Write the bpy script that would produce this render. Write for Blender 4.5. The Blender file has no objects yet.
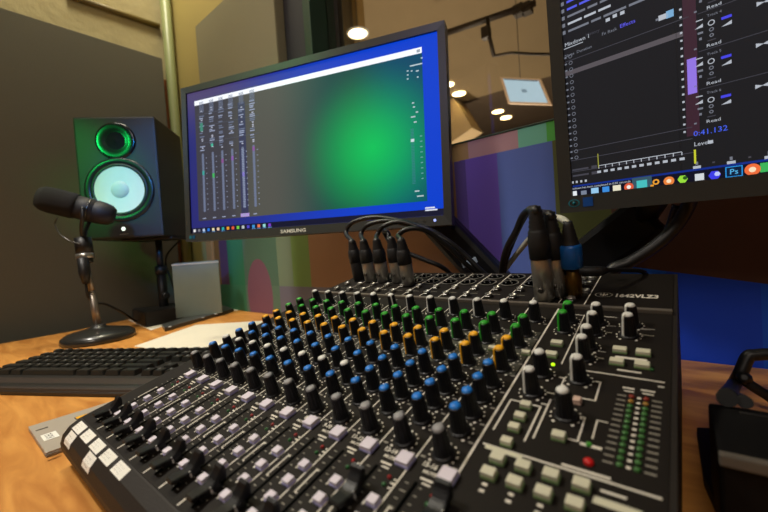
import bpy, bmesh, math, random
from mathutils import Vector, Matrix
random.seed(7)
S = bpy.context.scene; COL = S.collection
PI = math.pi
MM = 0.001
# ------------------------------------------------------------------ camera (solved from the console's knob grid)
CR = Matrix(((0.77236, 0.03442, 0.63425), (0.63153, 0.06531, -0.77259), (-0.06802, 0.99727, 0.02871)))
CP = Vector((402.6, -172.93, 115.1)); FPX = 372.9
DESK = -62.0                      # desk top, mm below the console's origin
def ray(px, py): return CR @ Vector(((px-384)/FPX, -(py-256)/FPX, -1.0))
def hit(px, py, axis, val):       # point (mm) where a sight line meets the plane axis = val
    d = ray(px, py); return CP + d*((val-CP[axis])/d[axis])
def at(px, py, depth): return CP + ray(px, py)*depth
cam = bpy.data.cameras.new('camera'); co = bpy.data.objects.new('camera', cam); COL.objects.link(co)
co.matrix_world = Matrix.Translation(CP*MM) @ CR.to_4x4()
cam.sensor_width = 36; cam.lens = 36*FPX/768; cam.clip_start = 0.005; cam.clip_end = 60
cam.dof.use_dof = True; cam.dof.focus_distance = 0.44; cam.dof.aperture_fstop = 6.3
S.camera = co
S.view_settings.view_transform = 'Standard'; S.view_settings.look = 'None'
S.view_settings.exposure = 0.0; S.view_settings.gamma = 1; S.view_settings.use_curve_mapping = False

# ------------------------------------------------------------------ materials
def lin(c): return tuple(((v/255/12.92) if v/255 <= .04045 else ((v/255+.055)/1.055)**2.4) for v in c)
MC = {}
def mat(name, rgb, rough=.5, metal=0, noise=0, nscale=40, bump=0, bscale=200, emit=None, es=1, trans=0, alpha=1, spec=.5, coat=0):
    if name in MC: return MC[name]
    m = bpy.data.materials.new(name); m.use_nodes = True; nt = m.node_tree
    b = nt.nodes['Principled BSDF']; c = lin(rgb)
    b.inputs['Base Color'].default_value = (*c, 1); b.inputs['Roughness'].default_value = rough
    b.inputs['Metallic'].default_value = metal; b.inputs['Specular IOR Level'].default_value = spec
    b.inputs['Transmission Weight'].default_value = trans; b.inputs['Alpha'].default_value = alpha
    b.inputs['Coat Weight'].default_value = coat
    tc = nt.nodes.new('ShaderNodeTexCoord')
    nz = nt.nodes.new('ShaderNodeTexNoise'); nz.inputs['Scale'].default_value = nscale; nz.inputs['Detail'].default_value = 4
    nt.links.new(tc.outputs['Object'], nz.inputs['Vector'])
    mx = nt.nodes.new('ShaderNodeMix'); mx.data_type = 'RGBA'
    k = noise if noise else .06
    mx.inputs['A'].default_value = (*[v*(1-k) for v in c], 1); mx.inputs['B'].default_value = (*[min(1, v*(1+k)) for v in c], 1)
    nt.links.new(nz.outputs['Fac'], mx.inputs['Factor']); nt.links.new(mx.outputs['Result'], b.inputs['Base Color'])
    if bump:
        n2 = nt.nodes.new('ShaderNodeTexNoise'); n2.inputs['Scale'].default_value = bscale; n2.inputs['Detail'].default_value = 5
        nt.links.new(tc.outputs['Object'], n2.inputs['Vector'])
        bp = nt.nodes.new('ShaderNodeBump'); bp.inputs['Strength'].default_value = bump; bp.inputs['Distance'].default_value = .004
        nt.links.new(n2.outputs['Fac'], bp.inputs['Height']); nt.links.new(bp.outputs['Normal'], b.inputs['Normal'])
    if emit:
        b.inputs['Emission Color'].default_value = (*lin(emit), 1); b.inputs['Emission Strength'].default_value = es
    MC[name] = m; return m
def ui(rgb, es=1.0):              # lit pixels of a display
    return mat('display_%d_%d_%d_%s' % (*rgb, es), (5, 5, 5), .35, emit=rgb, es=es)

M_BLACK = mat('black_plastic', (22, 22, 23), .45)
M_KNOB = mat('knob_rubber', (14, 15, 20), .42, spec=.4)
M_HOUS = mat('console_housing', (34, 29, 25), .55, spec=.35, bump=.1, bscale=900)
M_PANEL = mat('console_panel', (24, 19, 15), .65, noise=.12, spec=.2)
M_PRINT = mat('panel_print', (220, 214, 202), .6)
M_PRINTD = mat('panel_print_dim', (140, 135, 124), .6)
M_GREY = mat('panel_grey_field', (66, 66, 58), .5)
M_RAIL = mat('rail_grey', (112, 104, 94), .4, metal=.3)
M_BTN = mat('button_white', (216, 208, 222), .5)
M_BTNW = mat('button_cream', (206, 203, 180), .5)
M_GREENP = mat('button_side_green', (120, 150, 96), .6)
M_WHITE = mat('cap_white', (225, 225, 220), .45)
M_GRN = mat('cap_green', (44, 168, 40), .45)
M_ORG = mat('cap_orange', (252, 182, 20), .45)
M_BLU = mat('cap_blue', (20, 120, 215), .45)
M_PGREY = mat('cap_grey', (150, 150, 152), .5)
M_METAL = mat('nickel', (176, 174, 168), .3, metal=.85)
M_STEEL = mat('dark_steel', (110, 108, 104), .35, metal=1)
M_GOLD = mat('brass', (130, 100, 50), .35, metal=1)
M_LABEL = mat('paper_label', (236, 234, 226), .7)
M_INK = mat('ink', (70, 66, 66), .8)
M_CORD = mat('cord_rubber', (20, 20, 21), .45)

# ------------------------------------------------------------------ mesh helpers (mm in, metres out)
class MB:
    def __init__(s): s.bm = bmesh.new(); s.mats = []
    def mi(s, m):
        if m not in s.mats: s.mats.append(m)
        return s.mats.index(m)
    def poly(s, pts, m):
        vs = [s.bm.verts.new(Vector(p)*MM) for p in pts]
        f = s.bm.faces.new(vs); f.material_index = s.mi(m); return f
    def box(s, a, b, m, bevel=0, M=None):
        t = bmesh.new(); x0, y0, z0 = a; x1, y1, z1 = b
        vs = [t.verts.new(Vector(p)*MM) for p in ((x0,y0,z0),(x1,y0,z0),(x1,y1,z0),(x0,y1,z0),(x0,y0,z1),(x1,y0,z1),(x1,y1,z1),(x0,y1,z1))]
        for f in ((3,2,1,0),(4,5,6,7),(0,1,5,4),(1,2,6,5),(2,3,7,6),(3,0,4,7)): t.faces.new([vs[i] for i in f])
        if bevel: bmesh.ops.bevel(t, geom=t.edges[:], offset=bevel*MM, segments=2, affect='EDGES', profile=.6)
        s.merge(t, m, M)
    def merge(s, t, m, M=None):
        i = s.mi(m)
        for f in t.faces: f.material_index = i
        s.merge_keep(t, M)
    def merge_keep(s, t, M=None):
        if M: bmesh.ops.transform(t, matrix=M, verts=t.verts)
        me = bpy.data.meshes.new('t'); t.to_mesh(me); t.free(); s.bm.from_mesh(me); bpy.data.meshes.remove(me)
    def lathe(s, prof, m, n=24, M=None, close=True, smooth=True, squash=1):   # prof: (radius, height) about +Z
        t = bmesh.new(); rings = []
        for r, h in prof:
            rings.append([t.verts.new(Vector((r*math.cos(2*PI*k/n), squash*r*math.sin(2*PI*k/n), h))*MM) for k in range(n)])
        for a, b in zip(rings, rings[1:]):
            for k in range(n):
                f = t.faces.new((a[k], a[(k+1) % n], b[(k+1) % n], b[k])); f.smooth = smooth
        if close:
            t.faces.new(list(reversed(rings[0]))); t.faces.new(rings[-1])
        s.merge(t, m, M)
    def tube(s, pts, r, m, n=10, rs=None):
        pts = [Vector(p) for p in pts]; t = bmesh.new(); rings = []; up = None
        for i, p in enumerate(pts):
            d = (pts[min(i+1, len(pts)-1)]-pts[max(i-1, 0)]).normalized()
            if up is None: up = d.orthogonal().normalized()
            up = (up-d*up.dot(d)).normalized(); sd = d.cross(up); rr = rs[i] if rs else r
            rings.append([t.verts.new((p+up*math.cos(2*PI*k/n)*rr+sd*math.sin(2*PI*k/n)*rr)*MM) for k in range(n)])
        for a, b in zip(rings, rings[1:]):
            for k in range(n):
                f = t.faces.new((a[k], a[(k+1) % n], b[(k+1) % n], b[k])); f.smooth = True
        t.faces.new(list(reversed(rings[0]))); t.faces.new(rings[-1]); s.merge(t, m)
    def prism(s, outline, h0, h1, m, axis='z', bevel=0, M=None):   # outline in 2-D, extruded along axis
        t = bmesh.new()
        def P(u, v, h): return Vector((u, v, h))*MM if axis == 'z' else (Vector((h, u, v))*MM if axis == 'x' else Vector((u, h, v))*MM)
        a = [t.verts.new(P(u, v, h0)) for u, v in outline]; b = [t.verts.new(P(u, v, h1)) for u, v in outline]
        k = len(a); t.faces.new(list(reversed(a))); t.faces.new(b)
        for i in range(k): t.faces.new((a[i], a[(i+1) % k], b[(i+1) % k], b[i]))
        bmesh.ops.recalc_face_normals(t, faces=t.faces)
        if bevel: bmesh.ops.bevel(t, geom=t.edges[:], offset=bevel*MM, segments=2, affect='EDGES')
        s.merge(t, m, M)
    def text(s, body, size, m, M, align='LEFT', depth=.1, shear=0, bold=0):
        cu = bpy.data.curves.new('t', 'FONT'); cu.body = body; cu.size = size*MM; cu.align_x = align; cu.resolution_u = 2
        cu.extrude = depth*MM/2; cu.shear = shear; cu.offset = bold*MM
        o = bpy.data.objects.new('t', cu); COL.objects.link(o)
        dg = bpy.context.evaluated_depsgraph_get(); me = bpy.data.meshes.new_from_object(o.evaluated_get(dg))
        t = bmesh.new(); t.from_mesh(me); bpy.data.objects.remove(o); bpy.data.meshes.remove(me); bpy.data.curves.remove(cu)
        s.merge(t, m, M)
    def build(s, name, parent=None, M=None):
        me = bpy.data.meshes.new(name); bmesh.ops.recalc_face_normals(s.bm, faces=[f for f in s.bm.faces]) if False else None
        s.bm.to_mesh(me); s.bm.free()
        for m in s.mats: me.materials.append(m)
        o = bpy.data.objects.new(name, me); COL.objects.link(o)
        if parent: o.parent = parent
        if M is not None: o.matrix_local = M
        return o
def tag(o, label=None, cat=None, group=None, kind=None):
    for k, v in (('label', label), ('category', cat), ('group', group), ('kind', kind)):
        if v: o[k] = v
    return o
def empty(name, M, label, cat, group=None):
    o = bpy.data.objects.new(name, None); COL.objects.link(o); o.empty_display_size = .02
    o.matrix_world = M if isinstance(M, Matrix) else Matrix.Translation(Vector(M)*MM)
    return tag(o, label, cat, group)
def TR(x, y, z): return Matrix.Translation(Vector((x, y, z))*MM)
def frame(o, x, y, z): # matrix from origin (mm) and axes
    return Matrix.Translation(Vector(o)*MM) @ Matrix((x, y, z)).transposed().to_4x4()
def zto(d):           # rotation taking +Z to direction d
    return Vector((0, 0, 1)).rotation_difference(Vector(d).normalized()).to_matrix().to_4x4()
def dup(o, parent, M):
    c = o.copy(); COL.objects.link(c); c.parent = parent; c.matrix_local = M
    for ch in o.children:
        g = ch.copy(); COL.objects.link(g); g.parent = c
    return c
def spline(pts, n=8):
    P = [Vector(p) for p in pts]; P = [P[0]*2-P[1]]+P+[P[-1]*2-P[-2]]; out = []
    for i in range(1, len(P)-2):
        for k in range(n):
            t = k/n; a, b, c, d = P[i-1], P[i], P[i+1], P[i+2]
            out.append(.5*((2*b)+(c-a)*t+(2*a-5*b+4*c-d)*t*t+(3*b-a-3*c+d)*t**3))
    return out+[P[-2]]
X3, Y3, Z3 = Vector((1, 0, 0)), Vector((0, 1, 0)), Vector((0, 0, 1))

# ================================================================== THE SETTING
def wall_paint():                 # vertical bands of colour on the rear wall, x in metres of the object
    m = bpy.data.materials.new('painted_colour_bands'); m.use_nodes = True; nt = m.node_tree; b = nt.nodes['Principled BSDF']
    b.inputs['Roughness'].default_value = .7
    tc = nt.nodes.new('ShaderNodeTexCoord'); sx = nt.nodes.new('ShaderNodeSeparateXYZ'); nt.links.new(tc.outputs['Object'], sx.inputs[0])
    def ramp(stops, src, lo, hi):
        mr = nt.nodes.new('ShaderNodeMapRange'); mr.inputs['From Min'].default_value = lo; mr.inputs['From Max'].default_value = hi
        nt.links.new(src, mr.inputs['Value'])
        r = nt.nodes.new('ShaderNodeValToRGB'); r.color_ramp.interpolation = 'CONSTANT'
        el = r.color_ramp.elements
        while len(el) > 1: el.remove(el[-1])
        el[0].position = 0; el[0].color = (*lin(stops[0][1]), 1)
        for p, c in stops[1:]:
            e = el.new((p-lo)/(hi-lo)); e.color = (*lin(c), 1)
        nt.links.new(mr.outputs[0], r.inputs[0]); return r.outputs[0]
    upper = ramp([(-1.1, (164, 158, 98)), (-.905, (140, 100, 46)), (-.83, (92, 66, 96)), (-.775, (50, 120, 84)), (-.68, (84, 112, 96)),
                  (-.50, (120, 136, 112)), (-.435, (112, 140, 76)), (-.362, (150, 112, 82)), (.070, (86, 66, 160)), (.092, (110, 84, 200)),
                  (.152, (92, 116, 200)), (.236, (92, 98, 48)), (.315, (84, 52, 44))], sx.outputs[0], -1.1, .8)
    lower = ramp([(-1.1, (60, 120, 86)), (-.68, (94, 120, 104)), (-.50, (112, 108, 124)), (.28, (6, 96, 235)), (.37, (6, 70, 225)), (.46, (6, 90, 235))], sx.outputs[0], -1.1, .8)
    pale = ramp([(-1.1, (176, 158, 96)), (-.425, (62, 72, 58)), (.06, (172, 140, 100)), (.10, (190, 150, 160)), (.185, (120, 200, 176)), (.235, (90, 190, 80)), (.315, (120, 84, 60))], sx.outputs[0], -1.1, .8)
    def mixf(A, B, fac):
        mx = nt.nodes.new('ShaderNodeMix'); mx.data_type = 'RGBA'
        nt.links.new(A, mx.inputs['A']); nt.links.new(B, mx.inputs['B']); nt.links.new(fac, mx.inputs['Factor']); return mx.outputs['Result']
    def cmp(src, op, v):
        n = nt.nodes.new('ShaderNodeMath'); n.operation = op; nt.links.new(src, n.inputs[0])
        if isinstance(v, float): n.inputs[1].default_value = v
        else: nt.links.new(v, n.inputs[1])
        return n.outputs[0]
    # lower field's edge falls gently to the right
    edge = nt.nodes.new('ShaderNodeMath'); edge.operation = 'MULTIPLY_ADD'; nt.links.new(sx.outputs[0], edge.inputs[0])
    edge.inputs[1].default_value = -.17; edge.inputs[2].default_value = .099
    e2 = nt.nodes.new('ShaderNodeMath'); e2.operation = 'MULTIPLY_ADD'; e2.inputs[2].default_value = .02
    nt.links.new(edge.outputs[0], e2.inputs[0]); nt.links.new(cmp(sx.outputs[0], 'GREATER_THAN', .28), e2.inputs[1])
    c = mixf(upper, lower, cmp(sx.outputs[2], 'LESS_THAN', e2.outputs[0]))
    # rounded mauve shape low on the left
    v = nt.nodes.new('ShaderNodeVectorMath'); v.operation = 'SUBTRACT'; nt.links.new(tc.outputs['Object'], v.inputs[0]); v.inputs[1].default_value = (-.60, 0, -.01)
    v2 = nt.nodes.new('ShaderNodeVectorMath'); v2.operation = 'MULTIPLY'; nt.links.new(v.outputs[0], v2.inputs[0]); v2.inputs[1].default_value = (1, 0, .6)
    ln = nt.nodes.new('ShaderNodeVectorMath'); ln.operation = 'LENGTH'; nt.links.new(v2.outputs[0], ln.inputs[0])
    rgb = nt.nodes.new('ShaderNodeRGB'); rgb.outputs[0].default_value = (*lin((128, 84, 104)), 1)
    c = mixf(c, rgb.outputs[0], cmp(ln.outputs['Value'], 'LESS_THAN', .066))
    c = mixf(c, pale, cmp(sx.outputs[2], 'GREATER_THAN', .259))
    nt.links.new(c, b.inputs['Base Color'])
    nz = nt.nodes.new('ShaderNodeTexNoise'); nz.inputs['Scale'].default_value = 60; nt.links.new(tc.outputs['Object'], nz.inputs['Vector'])
    bp = nt.nodes.new('ShaderNodeBump'); bp.inputs['Strength'].default_value = .1; nt.links.new(nz.outputs[0], bp.inputs['Height']); nt.links.new(bp.outputs[0], b.inputs['Normal'])
    return m
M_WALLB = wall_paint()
M_PLAST = mat('textured_plaster', (172, 160, 122), .9, noise=.15, nscale=12, bump=.8, bscale=45)
M_DARKR = mat('far_room_brown', (84, 68, 50), .8, noise=.35, nscale=1.2)
FLOORZ = -800.0
def struct(mb, name): return tag(mb.build(name), kind='structure')
WY = 450.0; SILL = 291.0; WX0 = -306.0; TOP = 1900.0
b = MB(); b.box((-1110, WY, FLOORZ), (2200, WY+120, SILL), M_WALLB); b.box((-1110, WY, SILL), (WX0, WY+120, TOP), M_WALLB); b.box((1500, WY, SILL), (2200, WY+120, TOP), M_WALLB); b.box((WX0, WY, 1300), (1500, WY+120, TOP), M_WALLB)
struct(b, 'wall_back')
b = MB(); b.box((-1170, -3400, FLOORZ), (-1050, WY+120, TOP), M_PLAST); struct(b, 'wall_left')
b = MB(); b.box((2200, -3400, FLOORZ), (2320, WY+120, TOP), M_PLAST); struct(b, 'wall_right')
b = MB(); b.box((-1170, -3520, FLOORZ), (2320, -3400, TOP), M_PLAST); struct(b, 'wall_front')
b = MB(); b.box((-1170, -3520, FLOORZ-60), (2320, WY+120, FLOORZ), mat('grey_carpet', (52, 48, 46), .95, noise=.3, nscale=90, bump=.5)); struct(b, 'floor')
b = MB(); b.box((-1170, -3520, TOP), (2320, WY+120, TOP+80), mat('ceiling_paint', (170, 160, 140), .9)); struct(b, 'ceiling')
# dark green window frame with glass
M_WFR = mat('window_frame_green', (34, 66, 50), .5)
b = MB()
b.box((WX0, WY-8, SILL), (WX0+26, WY+100, 1300), M_WFR, 2); b.box((1474, WY-8, SILL), (1500, WY+100, 1300), M_WFR, 2)
b.box((WX0, WY-1.5, SILL-2), (1500, WY+100, SILL+1.5), M_WFR, 2); b.box((WX0, WY-8, 1280), (1500, WY+100, 1306), M_WFR, 2)
b.box((WX0+60, WY+40, SILL), (WX0+72, WY+60, 1300), mat('dark_mullion', (30, 24, 20), .5))
w = struct(b, 'window_1')
b = MB(); b.box((WX0+26, WY+46, SILL), (1474, WY+52, 1280), mat('window_glass', (250, 252, 250), .02, trans=1, spec=.3)); g = b.build('glass_pane', w)
# corner conduit, thin rail on the plaster, timber strip
b = MB(); b.tube([(-1020, WY-26, FLOORZ), (-1020, WY-26, TOP)], 17, mat('painted_conduit', (142, 150, 104), .4), 16); tag(b.build('conduit_pipe'), 'pale green painted pipe running up the corner left of the glowing monitor', 'pipe')
p0, p1 = hit(66, -4, 0, -1050), hit(176, 31, 0, -1050)
b = MB(); b.tube([Vector((-1042, p0.y, p0.z)), Vector((-1042, WY-44, (p0.z+p1.z)/2))], 9, mat('thin_painted_pipe', (120, 104, 62), .5), 10)
tag(b.build('wall_pipe'), 'thin horizontal painted pipe on the rough plaster above the left acoustic panel', 'pipe')
b = MB(); b.box((-1046, 396, FLOORZ), (-1030, 420, 760), mat('orange_wood_strip', (150, 88, 44), .5, noise=.25, nscale=15)); tag(b.build('wood_strip'), 'narrow orange-brown timber strip between the left acoustic panel and the corner pipe', 'wood strip')
b = MB(); b.box((-898, 440, -70), (-858, 449, 250), mat('tan_wood', (196, 150, 90), .5, noise=.15, nscale=15), 1)
tag(b.build('wood_post'), 'pale tan timber post on the wall below the left monitor corner', 'wood post')
# acoustic panels
M_FELT = mat('grey_acoustic_felt', (94, 91, 80), .95, noise=.12, nscale=300, bump=.3, bscale=900)
b = MB(); b.box((-1049, -900, -600), (-1000, 390, 820), M_FELT, 3)
tag(b.build('acoustic_panel'), 'large dark olive-grey acoustic panel filling the left wall behind the loudspeaker', 'acoustic panel', 'acoustic panels')
a0, a1 = hit(195, 27, 1, WY-30), hit(277, 40, 1, WY-30); dz = hit(222, 0, 1, WY-30)
b = MB(); b.prism([(a0.x, 350), (a1.x, 350), (a1.x, (a0.z+dz.z)/2), (a0.x, (a0.z+dz.z)/2)], WY-30, WY-1, mat('warm_grey_felt', (140, 134, 108), .95, noise=.1, nscale=300, bump=.3, bscale=900), 'y', 2)
tag(b.build('acoustic_panel'), 'smaller warm grey acoustic panel on the yellow wall above the left monitor', 'acoustic panel', 'acoustic panels')
b = MB(); b.box((a1.x+4, WY-5, 330), (WX0-2, WY-1, 1350), mat('dark_violet_board', (46, 46, 52), .8), 1)
tag(b.build('wall_board'), 'tall dark board between the smaller warm grey acoustic panel and the green window frame', 'board')

# ---------------- the room beyond the glass
RC = 1850.0
b = MB()
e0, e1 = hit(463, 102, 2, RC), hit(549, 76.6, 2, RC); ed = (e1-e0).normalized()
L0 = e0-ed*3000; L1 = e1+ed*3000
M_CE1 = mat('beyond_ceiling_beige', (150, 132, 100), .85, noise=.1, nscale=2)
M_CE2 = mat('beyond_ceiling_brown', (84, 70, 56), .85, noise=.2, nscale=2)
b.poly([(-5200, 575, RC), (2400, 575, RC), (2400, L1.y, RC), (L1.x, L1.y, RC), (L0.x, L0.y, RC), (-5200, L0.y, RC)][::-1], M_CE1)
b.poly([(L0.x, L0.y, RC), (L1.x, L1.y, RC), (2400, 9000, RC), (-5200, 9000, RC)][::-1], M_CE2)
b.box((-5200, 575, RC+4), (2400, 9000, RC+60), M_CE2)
struct(b, 'ceiling_beyond')
b = MB(); b.box((-5200, 9000, FLOORZ), (2400, 9100, RC), M_DARKR); b.box((-5300, 575, FLOORZ), (-5200, 9100, RC), M_DARKR); b.box((2400, 575, FLOORZ), (2500, 9100, RC), M_DARKR); struct(b, 'wall_beyond')
b = MB(); b.box((-5300, 575, FLOORZ-60), (2500, 9100, FLOORZ), M_DARKR); struct(b, 'floor_beyond')
# light column / slanted pale bulkhead, dark brown posts by the window's left edge
q = [hit(443, 92, 1, 4000), hit(452, 95, 1, 4000), hit(472, 128, 1, 4000), hit(440, 150, 1, 4000)]
b = MB(); b.prism([(v.x, v.z) for v in q], 4000, 4300, mat('pale_bulkhead', (190, 168, 130), .8), 'y'); tag(b.build('bulkhead'), 'pale slanted bulkhead seen through the window just right of the left monitor', 'bulkhead')
for (xa, xb, colr, lab) in ((318, 323, (60, 40, 28), 'narrow dark brown post behind the glass beside the green window frame'), (323, 340, (150, 118, 78), 'wide tan post behind the glass left of the large ceiling light'), (342, 351, (92, 68, 46), 'brown post behind the glass immediately left of the large ceiling light'), (354, 359, (172, 140, 84), 'narrow yellow-tan post behind the large ceiling light')):
    A, Bq = hit(xa, 30, 1, 1500), hit(xb, 30, 1, 1500)
    b = MB(); b.box((A.x, 1500, FLOORZ), (Bq.x, 1560, RC), mat('post_%d' % xa, colr, .6, noise=.2, nscale=6)); tag(b.build('wood_post'), lab, 'wood post', 'posts behind the glass')
# downlights
M_TF0 = mat('lamp_housing_brown', (110, 92, 66), .6)
dl = [((358, 32), 75, 'largest round ceiling light seen through the glass above the left monitor'),
      ((447, 84), 75, 'round ceiling light partly hidden by the left monitor edge'),
      ((459, 93), 75, 'round ceiling light just right of the left monitor edge, lower of its pair'),
      ((498, 111), 75, 'small round ceiling light under the hanging tablet, upper left of its pair'),
      ((506, 117), 75, 'small round ceiling light under the hanging tablet, lower right of its pair')]
for (p, r, lab) in dl:
    c = hit(*p, 2, RC) if p[0] != 358 else hit(*p, 1, 1400)
    if p[0] == 358: r = 50
    o = empty('ceiling_light', (c.x, c.y, c.z), lab, 'ceiling light', 'ceiling lights in the room beyond')
    b = MB(); b.lathe([(r+12, -6), (r+10, -12), (r, -12), (r, -6)], M_WHITE, 24, close=False); b.build('ring', o)
    b = MB(); b.lathe([(.5, -9), (r, -9)], mat('lamp_glow', (255, 240, 205), .5, emit=(255, 240, 205), es=3.0), 24); b.build('diffuser', o)
    if p[0] == 358:
        b = MB(); b.lathe([(r+2, -8), (r, 2), (4, 4), (2, RC-c.z)], M_TF0, 24); b.build('shade', o)
# lighting track with bracket and arm
M_TRK = mat('track_dark', (48, 40, 32), .5)
t0, t1 = hit(438, 36, 2, 1500), hit(536, 3, 2, 1500)
tk = empty('lighting_track', ((t0+t1)/2+Vector((0, 0, 15))), 'dark overhead track with a hanging bent arm seen through the glass', 'lighting track')
off = tk.matrix_world.translation/MM
def rel(p): return Vector(p)-off
b = MB(); b.tube([rel(t0), rel(t1)], 20, M_TRK, 8); b.build('track', tk)
a = [hit(488, 19, 1, 2160), hit(489, 35, 1, 2160), hit(494, 56, 1, 2160)]
b = MB(); b.tube([rel(p) for p in a], 13, M_TRK, 8); b.box(*[tuple(rel(a[1])+Vector(v)) for v in ((-40, -30, -20), (10, 20, 50))], M_TRK, 4); b.build('drop_arm', tk)
b = MB(); b.tube(spline([rel(hit(*p, 1, 2160)) for p in ((494, 56), (500, 55), (512, 53), (530, 54), (556, 54.5))]), 9, M_TRK, 8); b.build('cable', tk)
b = MB()
for p in ((527, 8), (519, 10)): c = rel(hit(*p, 2, 1500)); b.box(tuple(c-Vector((30, 30, 35))), tuple(c+Vector((30, 30, 25))), M_TRK, 4)
b.build('clamp', tk)
for p, q in ((( 440, 3), (458, -8)), ((453, 52), (457, 57))): pass
# hanging tablet screen
c4 = [hit(500, 77, 1, 2000), hit(541, 79, 1, 2000), hit(552, 105, 1, 2000), hit(508, 103.5, 1, 2000)]
cc = sum(c4, Vector())/4; ux = (c4[1]-c4[0]).normalized(); nz_ = ux.cross(c4[0]-c4[3]).normalized()
tb = empty('hanging_tablet', tuple(cc), 'pale framed tablet screen hanging under the ceiling beyond the window', 'tablet')
def inset(k, push): return [tuple((p-cc)*k+nz_*push) for p in c4]
b = MB(); f0, f1 = inset(1, 0), inset(1, -18)
M_TF = mat('tablet_frame', (205, 178, 150), .5)
b.poly(f0, M_TF); b.poly(f1[::-1], M_TF)
for i in range(4): b.poly([f0[i], f1[i], f1[(i+1) % 4], f0[(i+1) % 4]], M_TF)
b.build('frame', tb)
b = MB(); b.poly(inset(.86, 1.5), ui((182, 206, 216), .95)); b.poly(inset(.12, 2), ui((120, 140, 150))); b.poly([Vector(p)*1 for p in [inset(.84, 2)[0], inset(.84, 2)[1], Vector(inset(.84, 2)[1])*.93, Vector(inset(.84, 2)[0])*.93]], ui((70, 70, 74))); b.build('display', tb)
b = MB(); m_ = (Vector(f0[0])+Vector(f0[1]))/2; b.tube([m_-nz_*9, Vector((m_.x, m_.y, RC-cc.z))], 2, M_TRK, 8); b.build('hanger', tb)

# ================================================================== DESK
def wood():
    m = bpy.data.materials.new('orange_wood'); m.use_nodes = True; nt = m.node_tree; b = nt.nodes['Principled BSDF']
    tc = nt.nodes.new('ShaderNodeTexCoord'); mp = nt.nodes.new('ShaderNodeMapping'); mp.inputs['Scale'].default_value = (2.5, 14, 2.5); mp.inputs['Rotation'].default_value = (0, 0, .35)
    nt.links.new(tc.outputs['Object'], mp.inputs['Vector'])
    nz = nt.nodes.new('ShaderNodeTexNoise'); nz.inputs['Scale'].default_value = 3; nz.inputs['Detail'].default_value = 8; nz.inputs['Distortion'].default_value = 1.2
    nt.links.new(mp.outputs[0], nz.inputs['Vector'])
    r = nt.nodes.new('ShaderNodeValToRGB'); r.color_ramp.elements[0].position = .35; r.color_ramp.elements[0].color = (*lin((188, 122, 54)), 1)
    r.color_ramp.elements[1].position = .66; r.color_ramp.elements[1].color = (*lin((222, 158, 80)), 1)
    nt.links.new(nz.outputs[0], r.inputs[0]); nt.links.new(r.outputs[0], b.inputs['Base Color']); b.inputs['Roughness'].default_value = .38
    return m
M_WOOD = wood()
e = [hit(0, 344, 2, DESK), hit(65, 333, 2, DESK)]
lx = (e[0].x+e[1].x)/2
b = MB(); b.prism([(lx+15, -700), (1500, -700), (1500, WY-2), (-997, WY-2), (-985, 260), (lx-10, 60)], DESK-28, DESK, M_WOOD, 'z', 2)
dk = b.build('desk'); tag(dk, 'orange wood desk top carrying the mixing console and keyboard', 'desk')
for x, y in ((lx+60, -640), (1440, -640), (lx+60, 390), (1440, 390)):
    b = MB(); b.box((x-25, y-25, FLOORZ), (x+25, y+25, DESK-28), M_STEEL, 2); b.build('leg', dk)

# ================================================================== MIXING CONSOLE
RM = Matrix(((0.99995, 0.00237, 0.00944), (0, 0.96984, -0.24373), (-0.00974, 0.24371, 0.9698)))
BASE = Vector((180, 80, DESK)); BL = RM.transposed() @ BASE        # base point in panel coordinates
mx = empty('mixing_console', Matrix.Translation(BASE*MM) @ RM.to_4x4(), 'large black audio mixing console covered in coloured knobs on the desk', 'mixing console')
def ML(x=0, y=0, z=0): return TR(x-BL.x, y-BL.y, z-BL.z)
M0 = ML()
def zdesk(x, y, up=6.0):          # panel-space z of a point 'up' mm above the desk
    # world z = RM[2]·p
    return ((DESK+up)-RM[2][0]*x-RM[2][1]*y)/RM[2][2]
XL, XRF, XRB = -34.0, 396.5, 391.5
def xr(y): return XRF+(XRB-XRF)*(y+112)/(423)
prof = [(-97, 0), (-103, -1.2), (-109, -5), (-113.5, -11), (-115, -18), (-113.5, -26)]
b = MB()
top = [(206, 0), (311, -6.2)]
outline = prof[::-1]+[(-97, 0), (203, 0), (311, -6.2)]
outline = [(-115.5, -27), (-117.5, -20), (-116.5, -13), (-112.5, -6.6), (-106, -2.2), (-97.6, 0), (203, 0), (311, -6.2)]
n = len(outline)
Lv = [(XL, y, z) for y, z in outline]; Rv = [(xr(y), y, z) for y, z in outline]
Lb = [(XL, y, zdesk(XL, y)) for y, z in (outline[-1], (-106, 0))]; Rb = [(xr(y), y, zdesk(xr(y), y)) for y, z in (outline[-1], (-106, 0))]
loopL = Lv+Lb; loopR = Rv+Rb
b.poly(loopL, M_HOUS); b.poly(loopR[::-1], M_HOUS)
for i in range(len(loopL)):
    j = (i+1) % len(loopL); f = b.poly([loopL[i], loopR[i], loopR[j], loopL[j]], M_HOUS)
    if i < 5: f.smooth = True
bmesh.ops.recalc_face_normals(b.bm, faces=b.bm.faces)
b.build('housing', mx, M0)
b = MB()
for x, y in ((-25, -85), (380, -85), (-25, 290), (370, 290)):
    z0 = zdesk(x, y, 0); z1 = zdesk(x, y, 7); b.lathe([(9, z0+2.7), (8, z1+1)], M_BLACK, 16, TR(x, y, 0))
b.build('rubber_foot', mx, M0)
b = MB(); b.prism([(XL+2.5, -96.4), (xr(-96)-3, -96.4), (xr(198)-3, 199), (XL+2.5, 199)], -.5, .6, M_PANEL, 'z'); b.build('control_panel', mx, M0)
b = MB(); b.prism([(200, 0), (200, 3.2), (204, 3.4), (206, 1.5), (206, -1)], XL+2, xr(203)-3, M_RAIL, 'x', .3)
b.build('rail', mx, M0)
SL = math.atan2(6.2, 108)
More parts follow.
